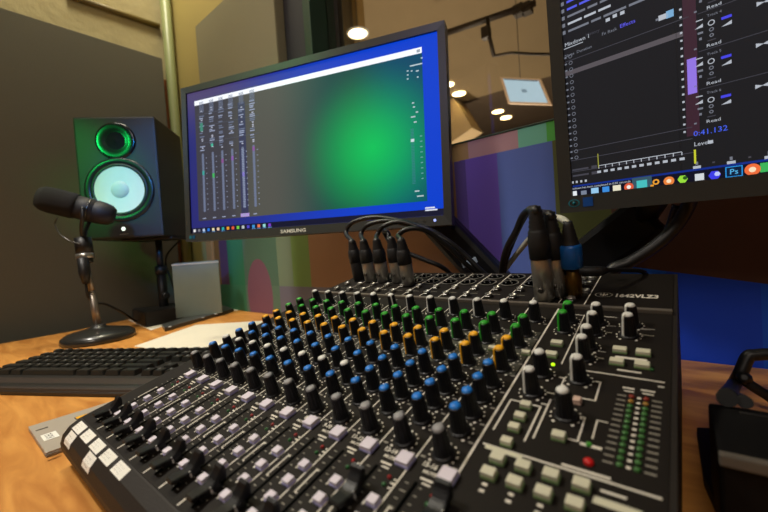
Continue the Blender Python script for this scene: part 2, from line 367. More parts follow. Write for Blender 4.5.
CBM = Matrix.Translation(Vector((0, 206, .2))*MM) @ Matrix.Rotation(-SL, 4, 'X')   # connector-panel space
b = MB(); b.prism([(XL+2.5, 0), (xr(206)-3, 0), (xr(306)-3, 103), (XL+2.5, 103)], -.4, .4, M_PANEL, 'z', 0, CBM); b.build('connector_panel', mx, M0)

PZ = .6; CHX = [26.7*i for i in range(12)]
ROWS = [0, 20, 36, 52, 69, 89, 105, 125, 143, 171]
# ---- knobs
def knob_proto(kname, capmat, ang, R=5.25, r=3.95, H=17.2, stripe=True):
    b = MB(); t = bmesh.new(); N = 32; rings = []
    for (rr, h, fl) in ((R+.9, 0, 0), (R+.9, .9, 0), (R, 1.6, 1), (r+.35, H-1.8, 1), (r-.1, H-.6, 0), (r-1.0, H, 0)):
        rings.append([t.verts.new(Vector(((rr-(.28*fl if k % 2 else 0))*math.cos(2*PI*k/N), (rr-(.28*fl if k % 2 else 0))*math.sin(2*PI*k/N), h))*MM) for k in range(N)])
    for A, B_ in zip(rings, rings[1:]):
        for k in range(N): t.faces.new((A[k], A[(k+1) % N], B_[(k+1) % N], B_[k]))
    t.faces.new(rings[-1]); b.merge(t, M_KNOB)
    k = b.build(kname, mx, M0)
    c = MB(); c.lathe([(r-.5, H-1.6), (r-.55, H-.1), (r-.9, H+.7), (r-1.9, H+1.3), (.3, H+1.5)], capmat, 20)
    ca, sa = math.cos(ang), math.sin(ang)
    Mr = Matrix.Rotation(ang, 4, 'Z')
    w_ = .75
    if stripe:                    # pointer line running down the side
        t = bmesh.new(); P = [(R+.45, 1.8), (r+.75, H-1.6), (r+.35, H+.3), (r-1.2, H+1.3), (.2, H+1.6), (.2, H-1), (r-.5, H-2), (R-.6, 1.8)]
        A = [t.verts.new(Vector((x, -w_, z))*MM) for x, z in P]; B_ = [t.verts.new(Vector((x, w_, z))*MM) for x, z in P]
        t.faces.new(A[::-1]); t.faces.new(B_)
        for i in range(len(P)): j = (i+1) % len(P); t.faces.new((A[i], A[j], B_[j], B_[i]))
        bmesh.ops.recalc_face_normals(t, faces=t.faces); c.merge(t, capmat, Mr)
    c.build('knob_cap', k)
    return k
A7 = math.radians(-128); A12 = math.radians(90)
protos = {}
used = set()
def knob(kname, capmat, ang, x, y, **kw):
    key = (kname, capmat.name, round(ang, 2), tuple(kw.items()))
    M = ML(x, y, PZ)
    if key not in protos: protos[key] = knob_proto(kname, capmat, ang, **kw); protos[key].matrix_local = M; o = protos[key]
    else: o = dup(protos[key], mx, M)
    return o
KN = []
rowdef = [('pan_knob', M_PGREY, A12), ('equalizer_knob', M_BLU, A12), ('equalizer_knob', M_WHITE, A12), ('equalizer_knob', M_BLU, A12), ('equalizer_knob', M_BLU, A12),
          ('monitor_send_knob', M_ORG, A7), ('monitor_send_knob', M_ORG, A7), ('effect_send_knob', M_GRN, A7), ('effect_send_knob', M_GRN, A7), ('gain_knob', M_WHITE, A7)]
for i, x in enumerate(CHX):
    for j, y in enumerate(ROWS):
        nm, cm, an = rowdef[j]
        if j == 2 and i > 7: cm = M_BLU
        if j == 9 and i in (10, 11, 4): an = A12
        if j == 9 and i in (5,): an = math.radians(-50)
        knob(nm, cm, an, x, y); KN.append((x, y))
for x, y, cm, an in ((321, 174, M_GRN, A7), (321, 156, M_GRN, A7), (342, 174, M_WHITE, A7), (342, 157, M_WHITE, A7), (342, 134, M_WHITE, A7), (342, 118, M_WHITE, A7),
                     (365, 175, M_WHITE, A7), (365, 158, M_WHITE, A7), (321, 91, M_WHITE, A12), (321, 69, M_WHITE, A7), (344, 91, M_WHITE, A7), (344, 54, M_WHITE, A12)):
    knob('master_knob', cm, an, x, y); KN.append((x, y))
# ---- push buttons
def button(nm, x, y, w, d, h, m, side=None):
    key = (nm, w, d, m.name, side)
    if key not in protos:
        b = MB(); b.box((-w/2, -d/2, 0), (w/2, d/2, h*.35), side or m, .2); b.box((-w/2+.2, -d/2+.2, h*.3), (w/2-.2, d/2-.2, h), m, .5)
        protos[key] = b.build(nm, mx, ML(x, y, PZ)); return protos[key]
    return dup(protos[key], mx, ML(x, y, PZ))
for i, x in enumerate(CHX):
    button('mute_button', x+10, -13.5, 9, 8.6, 3.8, M_BTN, mat('button_side_blue_lit', (176, 172, 226), .5))  # lilac sides: blue light from the monitors painted into the button colour
    for y in (-42, -54, -66, -78): button('assign_button', x+10, y, 6.2, 5.6, 3.4, M_BTN, mat('button_side_blue_lit', (176, 172, 226), .5))
for i in (8, 9, 10, 11): button('eq_button', CHX[i]+10, 113, 6.5, 4.5, 3, M_BTNW, M_GREENP)
for x, y in ((321, 132), (321, 115), (362, 133), (375.5, 133), (362, 117), (376, 117)): button('master_button', x, y, 8.6, 5.6, 3.4, M_BTNW, M_GREENP)
for y in (53.5, 42.5, 32.5, 20.5): button('source_button', 322, y, 6.4, 5, 3.6, M_BTNW, M_GREENP)
for k in range(4): button('master_button', 322+13*k, 7.5+.2*k, 7.4, 5.8, 4, M_BTNW, M_GREENP); button('master_button', 321.5+13*k, -3.2, 7.4, 5.8, 4, M_BTNW, M_GREENP)
button('source_button', 345, 35, 7, 5.4, 3.6, M_BTNW, M_GREENP); button('source_button', 347.5, 68, 4.6, 5, 3.2, mat('button_pink', (206, 176, 160), .5))
# ---- LEDs
M_LR = mat('led_red', (150, 20, 24), .3); M_LG = mat('led_green_dim', (40, 100, 50), .3)
def led(nm, x, y, m, w=2.4, h=1.2):
    key = (nm, m.name, w)
    if key not in protos:
        b = MB(); b.lathe([(w/2, 0), (w/2, h*.6), (w/3, h), (.1, h*1.1)], m, 12); protos[key] = b.build(nm, mx, ML(x, y, PZ)); return
    dup(protos[key], mx, ML(x, y, PZ))
for x in CHX: led('signal_led', x+8, -26, M_LR); led('signal_led', x+8, -31, M_LG)
M_MG, M_MY, M_MR = mat('meter_green', (58, 110, 52), .35), mat('meter_yellow', (150, 110, 40), .35), mat('meter_red', (130, 40, 24), .35)
for cx in (373.3, 380.3):
    for k in range(13): led('meter_led', cx, 28+k*(55/12), M_MR if k == 12 else M_MY if k == 11 else M_MG, 3.0)
led('meter_led', 325, 104, mat('led_lit_green', (180, 255, 20), .3, emit=(190, 255, 20), es=1.3), 2.6)
led('signal_led', 359, 36, mat('led_green', (60, 150, 40), .3), 3.0); led('signal_led', 381, 115, M_LG, 2.6)
led('signal_led', 361, 24, mat('led_red_big', (170, 20, 22), .3, emit=(150, 10, 10), es=.3), 4.6, 2)
# ---- faders
def fader_proto():
    b = MB(); o = [(-8.5, 3.4), (-9.6, 5.4), (-8.8, 6.6), (-6, 6.0), (-2.5, 5.2), (-.4, 5.0), (2.4, 5.8), (5.4, 8), (7.6, 10.6), (8.9, 11), (9.3, 8.4), (8.4, 3.4)]
    o = [(y*1.18, z*1.08) for y, z in o]
    b.prism(o, -4.2, 4.2, mat('fader_black', (14, 14, 17), .4, spec=.35), 'x', .5); b.box((-1, -2, -.5), (1, 2, 4), M_STEEL); b.box((-3.6, -6, .8), (3.6, 6, 4), M_BLACK)
    k = b.build('fader', mx, M0)
    c = MB(); c.box((-2.0, -.4, 4.6), (4.0, .4, 5.5), M_WHITE); c.box((3.8, -.5, 1.2), (4.1, .5, 5.4), M_WHITE); c.build('fader_line', k)
    return k
fp = fader_proto(); fp.matrix_local = ML(CHX[0]-3.6, -81, PZ)
for i, x in enumerate(CHX[1:], 1): dup(fp, mx, ML(x-3.6, -81 if i < 10 else (-45 if i == 10 else -82), PZ))
for x, y in ((309, -34),): dup(fp, mx, ML(x, y, PZ))
for x in (333, 357, 381): dup(fp, mx, ML(x, -84, PZ))
# ---- silk-screen print (surface pattern)
b = MB()
def q(x0, y0, x1, y1, m=M_PRINT, z=.68, M=None):
    pts = [Vector((x0, y0, z)), Vector((x1, y0, z)), Vector((x1, y1, z)), Vector((x0, y1, z))]
    if M: pts = [(M @ (p*MM))/MM for p in pts]
    b.poly(pts, m)
M_SLOT = mat('fader_slot', (2, 2, 2), .9, spec=.05)
q(CHX[8]-12, 83, 304.5, 149.5, M_GREY, .63); q(-13, 83, CHX[8]-12.6, 112, mat('grey_field_dark', (36, 35, 31), .5), .63)
for i, x in enumerate(CHX):
    if i < 11: q(x+13.0, -88, x+13.9, 196, M_PRINT)
    q(x-4.9, -92, x-2.5, -22, M_SLOT, .70)                    # slot
    q(x+12, -95.5, x+13.2, -88.5)
    for k in range(14):                                       # fader scale
        w_ = 2.4 if k % 2 else 3.6
        q(x-9.5, -90+k*5.0, x-9.5+w_, -89.4+k*5.0, M_PRINTD); q(x-.9, -90+k*5.0, x-.9+1.8, -89.4+k*5.0, M_PRINTD)
    for y in (-42, -54, -66, -78):                            # brackets round assign switches
        q(x+4.4, y-3.2, x+5.4, y+3.8, M_PRINT); q(x+4.4, y+3.0, x+8, y+3.8, M_PRINT)
    q(x-8.8, -57, x-7.8, -40, M_PRINT); q(x-8.8, -40.8, x-6.4, -40); q(x-8.8, -57, x-6.4, -56.2)
    q(x-3.5, -19.6, x+4, -18.3); q(x-1, -22, x+4, -21); q(x+11, -26.6, x+12.4, -25.4); b.text(('%d' % (i+1)) if i < 8 else '%d-%d' % (2*i-7, 2*i-6), 4.4, M_PRINT, TR(x-7.6 if i > 7 else x-1, -11.4, .66) @ Matrix.Diagonal((.9, 1, 1, 1)), bold=.12); b.text('MUTE', 2.7, M_PRINT, TR(x-4.6, -15.4, .66) @ Matrix.Diagonal((1.15, 1, 1, 1)), bold=.08)
    q(x+10.5, -29, x+13, -28); q(x+10.8, -32, x+12.4, -31)
for n_, (x, y) in enumerate(KN):                              # ticks round every knob
    for k in range(11):
        a = math.radians(-128+ -k*28.4) ; a = math.radians(232-k*28.4)
        ca, sa = math.cos(a), math.sin(a); r0, r1 = 7.6, (9.0 if k in (0, 5, 10) else 8.5)
        w_ = .85 if k % 2 == 0 else .6; px, py = -sa*w_, ca*w_
        b.poly([(x+ca*r0-px, y+sa*r0-py, .68), (x+ca*r1-px, y+sa*r1-py, .68), (x+ca*r1+px, y+sa*r1+py, .68), (x+ca*r0+px, y+sa*r0+py, .68)][::-1], M_PRINT)
    if n_ < 120: q(x-11.5, y-6.5, x-8.4, y-5.2, M_PRINTD); q(x+8.6, y-7, x+11.5, y-5.8, M_PRINTD)
q(306, -95, 307.4, 198)
q(329.5, 107, 330.3, 188); q(310, 187, 329.5, 187.8); q(333, 187, 354, 187.8)
q(346, 102.6, 388, 103.6); q(310, 15.4, 390, 16.6)
for (x, y, w_) in ((350, 171, 5), (350, 160, 4), (371, 171, 9), (371, 161, 9), (371, 170, 6), (350, 130, 4), (350, 121, 4)): q(x, y-.5, x+w_, y+.6, M_PRINTD)
for p in [(332, 90, 336, 91), (335, 66, 335.9, 91), (329, 71.5, 335, 72.4), (353, 92, 356.4, 93), (355.6, 72.6, 356.5, 93), (348, 72.5, 356, 73.4), (351, 55.5, 354, 56.4), (353.3, 36, 354.2, 56.4), (349, 36, 354, 36.9),
          (332.5, 30, 333.5, 66), (329, 59.6, 333.4, 60.6), (329, 26, 330, 57), (325, 56.5, 330, 57.5), (310.6, 28, 311.6, 57.5), (311, 57, 319, 58), (359.4, 41, 360.2, 56.5), (359.6, 55.8, 365, 56.5)]: q(*p)
q(312, 13.2, 332, 16.2, M_BTNW, .7); q(355, 34.5, 365, 36.5); q(350, 17.5, 371, 19); q(366, 2.4, 384, 6.4, M_BTNW, .7); q(368, 9.6, 378, 11)
q(363, 109, 376, 110.6); q(360, 124.5, 378, 127)
for k in range(13):
    y = 28+k*(55/12); q(366.2, y-.5, 370.6, y+.5, M_PRINTD); q(383, y-.5, 387.6, y+.5, M_PRINTD); q(375.9, y-.8, 377.8, y+.8, M_PRINT)
q(368, 90.5, 374, 91.8); q(377, 91, 384, 92.3); q(369, 87.6, 374, 88.6); q(378, 88, 383.5, 89); q(385, 97.5, 388, 98.5)
for k in range(8): q(320+13*(k % 4), -9.4-(k//4)*4, 322.6+13*(k % 4), -7.8-(k//4)*4)
# connector panel: dividers, logo and model text
for i, x in enumerate(CHX):
    if i < 11: q(x+10.0, 3, x+11, 100, M_PRINT, .45, CBM)
    q(x-10, 21.5, x-1, 22.4, M_PRINTD, .45, CBM)
q(303, 1, 304, 100, M_PRINT, .45, CBM); q(325, 3, 326, 100, M_PRINT, .45, CBM)
q(XL+6, 2.2, 326, 3.0, M_PRINTD, .45, CBM)
def Lm(x, y, z=.45): return CBM @ TR(x, y, z)
t = bmesh.new(); N = 40
for rr, w_ in ((7.2, .45),):
    for k in range(N):
        a0_, a1_ = 2*PI*k/N, 2*PI*(k+1)/N
        t.faces.new([t.verts.new(Vector((rad*math.cos(a)*1.0, rad*math.sin(a)*.86, 0))*MM) for rad, a in ((rr, a0_), (rr, a1_), (rr-w_, a1_), (rr-w_, a0_))][::-1])
b.merge(t, M_PRINT, Lm(337, 33))
# small figure glyph inside the oval
for p in ((333.8, 32.6, 340.2, 33.6), (336.5, 29.4, 337.5, 37), (333.8, 33.6, 334.8, 36), (339.2, 33.6, 340.2, 36), (334.6, 30, 335.6, 31.4), (338.4, 30, 339.4, 31.4)): q(*p, M_PRINT, .45, CBM)
b.text('1642VLZ3', 7.0, M_PRINT, Lm(345.8, 28.6) @ Matrix.Diagonal((1.14, 1.7, 1, 1)), bold=.22)
b.build('panel_print', mx, M0)
# ---- connectors on the console
def jack_proto():
    b = MB(); b.lathe([(5, 0), (5, 1.6), (4.3, 2.2)], M_STEEL, 6, close=True, smooth=False); b.lathe([(3.9, 2), (3.9, 4.2), (3.0, 4.4), (2.8, 1.0)], M_METAL, 20)
    b.lathe([(2.8, 2.6), (.1, 2.6)], M_SLOT, 16); return b.build('jack_socket', mx, M0)
jp = jack_proto(); first = True
def cm(x, y, z=.4): return M0 @ CBM @ TR(x, y, z)
for i, x in enumerate(CHX):
    for y in (13, 36):
        if first: jp.matrix_local = cm(x-10+8*0, y); first = False
        else: dup(jp, mx, cm(x-10, y))
def dupj(x, y): dup(jp, mx, cm(x, y))
for x, y in ((311, 60), (319, 60), (311, 80), (319, 80), (313, 12), (321, 36), (311, 40), (297, 60), (297, 80)): dupj(x, y)
b = MB(); b.lathe([(10.6, 0), (10.6, 1.0), (9.4, 1.2)], M_BLACK, 28); b.lathe([(8.2, 1.25), (.2, 1.25)], M_SLOT, 24)
t = bmesh.new()
for k in range(3):
    a = math.radians(90+120*k); b.lathe([(.9, 1.3), (.9, 2.2)], M_METAL, 8, TR(4.2*math.cos(a), 4.2*math.sin(a), 0))
for k in range(24):
    a0_, a1_ = 2*PI*k/24, 2*PI*(k+1)/24
    b.poly([(10.4*math.cos(a0_), 10.4*math.sin(a0_), 1.3), (10.4*math.cos(a1_), 10.4*math.sin(a1_), 1.3), (9.6*math.cos(a1_), 9.6*math.sin(a1_), 1.3), (9.6*math.cos(a0_), 9.6*math.sin(a0_), 1.3)], M_PRINTD)
xp = b.build('xlr_socket', mx, cm(CHX[0]-4, 60))
XLRX = [x-4 for x in CHX]
for x in XLRX[1:]: dup(xp, mx, cm(x, 60))
dup(xp, mx, cm(XLRX[0], 84))
for x in XLRX[1:]: dup(xp, mx, cm(x, 84))
# ---- paper labels on the front lip
def lipM(k): # matrices for label planes
    return ML()
def label(x, row, w):
    b = MB()
    if row == 0: A, B_ = (-98.2, .3), (-107.6, -3.4)
    else: A, B_ = (-109.2, -4.7), (-114.2, -12.4)
    n_ = Vector((0, B_[1]-A[1], A[0]-B_[0])).normalized(); n_ = Vector((0, -abs(n_.y), abs(n_.z)))
    o_ = Vector((x, (A[0]+B_[0])/2, (A[1]+B_[1])/2))
    if row == 0: segs = [(-98.2, -.1), (-106, -2.1)]
    else: segs = [(-106.6, -2.6), (-112.5, -6.5), (-114.6, -9.9)]
    for (y0, z0), (y1, z1) in zip(segs, segs[1:]):
        o2 = n_*.35
        b.poly([Vector((x-w/2, y0, z0))+o2, Vector((x-w/2, y1, z1))+o2, Vector((x+w/2, y1, z1))+o2, Vector((x+w/2, y0, z0))+o2], M_LABEL)
    rnd = random.Random(int(x*7+row*91))
    y0, z0 = segs[0]; y1, z1 = segs[-1]
    for ln in range(3):                                       # faint hand-written strokes
        f = .22+.24*ln
        for k in range(5):
            xx = x-w*.3+w*.12*k+rnd.uniform(-.3, .3); f2 = f+rnd.uniform(-.03, .03); L = rnd.uniform(.05, .12)
            ya, za = y0+(y1-y0)*f2, z0+(z1-z0)*f2; yb, zb = y0+(y1-y0)*(f2+L), z0+(z1-z0)*(f2+L); dx = rnd.uniform(-.8, .8)
            o3 = n_*1.35
            b.poly([Vector((xx, ya, za))+o3, Vector((xx+dx, yb, zb))+o3, Vector((xx+dx+.45, yb, zb))+o3, Vector((xx+.45, ya, za))+o3], mat('ink_faint', (120, 116, 114), .8))
    b.build('channel_label', mx, M0)
for x in (-14, 12.5, 40, 67.5, 95): label(x, 0, 21)
for x in (-13, 46): label(x, 1, 19)

# ================================================================== MONITORS
def monitor(origin, u, v, W, H, label, bz, chin, name='computer_monitor'):
    u = Vector(u).normalized(); v = (Vector(v)-u*Vector(v).dot(u)).normalized(); yb = v.cross(u)
    Wm = frame(origin, u, yb, v)
    root = empty(name, Wm, label, 'monitor', 'computer monitors')
    M_BZ = mat('bezel_charcoal', (52, 52, 50), .42)
    b = MB(); o0 = [(0, 0), (W, 0), (W, H), (0, H)]; o1 = [(bz, chin), (W-bz, chin), (W-bz, H-bz), (bz, H-bz)]
    for i in range(4):
        j = (i+1) % 4
        A, B_, C_, D_ = o0[i], o0[j], o1[j], o1[i]
        b.poly([(A[0], -5, A[1]), (B_[0], -5, B_[1]), (C_[0], -4.2, C_[1]), (D_[0], -4.2, D_[1])], M_BZ)
        b.poly([(D_[0], -4.2, D_[1]), (C_[0], -4.2, C_[1]), (C_[0], 1, C_[1]), (D_[0], 1, D_[1])], M_BLACK)
        b.poly([(A[0], -5, A[1]), (A[0], 22, A[1]), (B_[0], 22, B_[1]), (B_[0], -5, B_[1])], M_BZ)
    b.build('bezel', root)
    b = MB(); b.box((3, 22, 3), (W-3, 30, H-3), M_BLACK, 3); b.box((W*.2, 30, H*.15), (W*.8, 52, H*.8), M_BLACK, 8); b.build('back_cover', root)
    return root, Wm
def plane_uv(Wm):
    inv = Wm.inverted(); rotI = inv.to_3x3()
    def f(px, py):
        o = (inv @ (CP*MM))/MM; d = rotI @ ray(px, py); s = -o.y/d.y
        p = o+d*s; return (p.x, p.z)
    return f
def screen_paint(nm, kind, W, H):
    m = bpy.data.materials.new(nm); m.use_nodes = True; nt = m.node_tree; p = nt.nodes['Principled BSDF']
    p.inputs['Base Color'].default_value = (.008, .008, .009, 1); p.inputs['Roughness'].default_value = .45; p.inputs['Specular IOR Level'].default_value = .1
    tc = nt.nodes.new('ShaderNodeTexCoord'); sx = nt.nodes.new('ShaderNodeSeparateXYZ'); nt.links.new(tc.outputs['Object'], sx.inputs[0])
    def mr(src, a, c, name='SMOOTHSTEP'):
        n = nt.nodes.new('ShaderNodeMapRange'); n.interpolation_type = name
        n.inputs['From Min'].default_value = a; n.inputs['From Max'].default_value = c; nt.links.new(src, n.inputs['Value']); return n.outputs[0]
    def mixc(A, B_, fac):
        n = nt.nodes.new('ShaderNodeMix'); n.data_type = 'RGBA'
        for k, v in (('A', A), ('B', B_)):
            if isinstance(v, tuple): n.inputs[k].default_value = (*lin(v), 1)
            else: nt.links.new(v, n.inputs[k])
        nt.links.new(fac, n.inputs['Factor']); return n.outputs['Result']
    x, z = sx.outputs[0], sx.outputs[2]
    if kind == 'wall':
        c = mixc((40, 42, 120), (0, 66, 215), mr(x, .05, W*MM*.85)); n_ = nt.nodes.new('ShaderNodeMath'); n_.operation = 'MULTIPLY'; nt.links.new(mr(z, .20, .44), n_.inputs[0]); nt.links.new(mr(x, .30, .05), n_.inputs[1]); c = mixc(c, (110, 92, 116), n_.outputs[0])  # warm screen glare at the upper left is painted into the wallpaper colour
        p.inputs['Emission Strength'].default_value = .9
    elif kind == 'app':
        c = mixc((62, 60, 70), (84, 84, 78), mr(x, .10, .2)); c = mixc(c, (20, 74, 70), mr(x, .22, .38))
        c = mixc(c, (0, 74, 104), mr(x, .40, .50))
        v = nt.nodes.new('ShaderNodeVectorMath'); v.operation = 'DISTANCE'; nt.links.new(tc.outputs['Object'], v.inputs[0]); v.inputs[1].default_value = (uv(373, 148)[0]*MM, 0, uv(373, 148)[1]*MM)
        c = mixc((0, 206, 92), c, mr(v.outputs['Value'], -.04, .165, 'SMOOTHSTEP'))  # green reflection of coloured room light painted into the window's emission
        p.inputs['Emission Strength'].default_value = .95
    else:
        c = mixc((33, 33, 36), (36, 36, 41), mr(z, 0, .3)); p.inputs['Emission Strength'].default_value = .75
    nt.links.new(c, p.inputs['Emission Color']); return m

# ---- left monitor
W1, H1 = 583, 336
mon1, Wm1 = monitor((-451, 191, 152), (552, 186, -11), (3, 15, 335), W1, H1, 'left monitor showing a mixer window with a painted green reflection on a blue desktop', 13, 17)
uv = plane_uv(Wm1)
b = MB()
b.poly([(12, 0, 16), (W1-12, 0, 16), (W1-12, 0, H1-12), (12, 0, H1-12)], screen_paint('desktop_blue', 'wall', W1, H1))
def quad(pp, m, y):                # panel whose corners are picked on the display plane
    b.poly([(p[0], y, p[1]) for p in pp], m)
def rect(x0, z0, x1, z1, m, y=-.6): b.poly([(x0, y, z0), (x1, y, z0), (x1, y, z1), (x0, y, z1)], m)
tl, tr, bl, br = uv(194.5, 102.5), uv(421, 46), uv(199, 222), uv(428, 200)
ax0, ax1 = (tl[0]+bl[0])/2, (tr[0]+br[0])/2; az0, az1 = (bl[1]+br[1])/2, (tl[1]+tr[1])/2
rect(ax0, az0, ax1, az1, screen_paint('mixer_window_with_reflection', 'app', W1, H1), -.3)
tb0, tb1 = uv(194.5, 105)[1], uv(421, 50.5)[1]
rect(ax0, az1-10, ax1, az1, ui((240, 243, 250), 1.1), -.6)
rect(ax1-9, az1-8, ax1-3, az1-3, ui((150, 160, 170)), -.8)
G1, G2, G3 = ui((160, 170, 200), .9), ui((112, 122, 150), .9), ui((76, 82, 100), .9)
cols = [uv(p, 180)[0] for p in (204, 214, 223.5, 233.5, 244, 255)]
zb, zt, zh = uv(225, 208)[1], uv(225, 150)[1], az1-16
rect(cols[4]-9, zb-22, cols[4]+9, zh-8, ui((60, 62, 96), .8), -.5)
rect(cols[4]-11, zb-22, cols[4]+11, zb-15, ui((176, 150, 216)), -.7)
rnd = random.Random(3)
for k, cx in enumerate(cols):
    rect(cx-2.6, zb-4, cx+2.6, zt, G2, -.7)
    for j in range(34):
        z = zb-2+(zt-zb)*j/34; rect(cx-3.6, z, cx+3.6, z+1.1, G1 if k == 4 else G2, -.8)
    for j in range(11):
        z = zb+(zt-zb)*j/11; rect(cx+8, z, cx+10.5, z+1.6, G1, -.8); rect(cx-8, z, cx-6.5, z+1.2, G3, -.8)
    z = zb+(zt-zb)*(.62, .55, .78, .8, .5, .9)[k]; rect(cx-2.8, z, cx+2.8, z+9, ui(((60, 180, 170), (70, 200, 100), (150, 90, 160), (150, 100, 190), (140, 130, 220), (150, 90, 170))[k], .8), -.9)
    z = zt+6
    while z < zh-6:
        r_ = rnd.random()
        if r_ < .6: rect(cx-7, z, cx+rnd.uniform(1, 8), z+2.2, G1 if rnd.random() < .5 else G2, -.8)
        elif r_ < .75: rect(cx-2, z, cx+2.5, z+2.2, ui((186, 190, 210)), -.8)
        z += rnd.uniform(3.2, 5.5)
    for j in range(6): rect(cx-5+j*2, zt+88, cx-4+j*2, zt+112, G2, -.8)
    rect(cx-6, zb-19, cx+3, zb-17, G1, -.8)
rect(cols[0]-5, zh-52, cols[0]+3, zh-34, ui((70, 150, 130), .8), -.85); rect(cols[1]-4, zt+12, cols[1]+2, zt+18, ui((70, 190, 160), .9), -.9)
for z in (zt+22, zt+58, zt+84, zt+118): rect(cols[0]-10, z, cols[5]+16, z+.8, G3, -.7)
# right-hand master strip of the window
r0 = uv(413, 150)[0]
for j in range(36): z = uv(413, 184)[1]+(uv(413, 128)[1]-uv(413, 184)[1])*j/36; rect(r0-3, z, r0+3, z+1.1, ui((60, 130, 150), .8), -.7)
for j in range(9): z = uv(413, 180)[1]+j*9; rect(r0+13, z, r0+17, z+1.5, ui((120, 180, 190), .8), -.7)
rect(r0-3, uv(413, 142)[1], r0+3, uv(413, 139)[1], ui((200, 220, 225)), -.8)
for px, py, w_ in ((410, 67, 22), (407, 72, 3), (411, 72, 3), (416, 72, 5), (407, 76, 3), (407, 80, 3), (417, 78, 3), (412, 104, 4), (413, 108, 4), (411, 118, 8), (414, 123, 5), (415, 192, 8), (417, 197, 12), (421, 59, 3), (416, 113, 4)):
    p = uv(px, py); rect(p[0], p[1], p[0]+w_, p[1]+2.2, ui((190, 210, 215), .9), -.8)
# task bar
rect(12.5, 17.5, W1-12.5, 28.5, ui((14, 16, 44)), -.3)
icon = [(230, 230, 230), (120, 120, 130), (180, 200, 230), (40, 120, 220), (230, 220, 180), (230, 200, 170), (40, 170, 170), (240, 160, 40), (230, 90, 60), (120, 210, 70), (190, 200, 200), (80, 70, 200), (60, 150, 220), (240, 120, 80), (150, 220, 220), (120, 60, 200)]
x_ = [18+13.2*k for k in range(16)]
for k, cx in enumerate(x_):
    rect(cx, 20, cx+6.5, 26, ui(icon[k]), -.6)
    if k in (2, 4, 6, 12, 13, 14, 15): rect(cx-1, 18, cx+8, 18.9, ui((110, 170, 230)), -.6)
for z in (21.2, 25): rect(W1-45, z+5, W1-24 if z < 22 else W1-28, z+7.4, ui((220, 225, 235)), -.6)
b.build('screen', mon1)
b = MB(); b.text('SAMSUNG', 11, mat('silver_print', (230, 230, 224), .4), frame((W1*.475, -5.3, 4.8), X3, Z3, -Y3) @ Matrix.Diagonal((1.15, .85, 1, 1)), 'CENTER', bold=.25)
b.build('brand_lettering', mon1)
b = MB(); b.lathe([(4, 0), (3, .3), (3, -.2)], mat('sticker_blue', (20, 110, 130), .4), 20, frame((14, -5.2, 9), X3, Z3, -Y3)); b.box((20, -5.5, 5), (27, -5.0, 13), mat('sticker_blue2', (12, 80, 120), .4)); b.build('sticker', mon1)
b = MB()
for x in (W1-62, W1-46): b.lathe([(2.6, 0), (2.6, .5)], M_STEEL, 12, frame((x, -5.1, 9), X3, Z3, -Y3) @ Matrix.Diagonal((1, .5, 1, 1)))
b.lathe([(2.4, 0), (2.2, .6)], mat('power_led', (190, 200, 255), .3, emit=(150, 170, 255), es=1), 12, frame((W1-28, -5.1, 9), X3, Z3, -Y3)); b.build('power_button', mon1)

# ---- right monitor
u2 = -ray(28, 261); nL2 = ray(548, 0).cross(ray(562, 212)); v2_ = nL2.cross(u2).normalized(); v2_ = v2_ if v2_.z > 0 else -v2_; W2, H2 = 583, 336
mon2, Wm2 = monitor((279.5, 335, 140), (u2.x, u2.y, u2.z), tuple(v2_), W2, H2, 'right monitor showing a dark editing timeline with a row of taskbar icons', 15, 20)
uv = plane_uv(Wm2)
b = MB()
b.poly([(14, 0, 19), (W2-14, 0, 19), (W2-14, 0, H2-14), (14, 0, H2-14)], ui((16, 50, 150), .8))
M_S2 = screen_paint('editor_grey', 'edit', W2, H2)
def R2(px0, py0, px1, py1, m, y=-.6):
    a, c = uv(px0, py0), uv(px1, py1); rect(min(a[0], c[0]), min(a[1], c[1]), max(a[0], c[0]), max(a[1], c[1]), m, y)
x0 = uv(569, 195)[0]; zl = uv(571, 186)[1]
rect(x0-2, zl, W2-15, H2-15, M_S2, -.3)
rect(x0-5, 19.5, W2-15, zl-2, ui((10, 14, 34)), -.3)
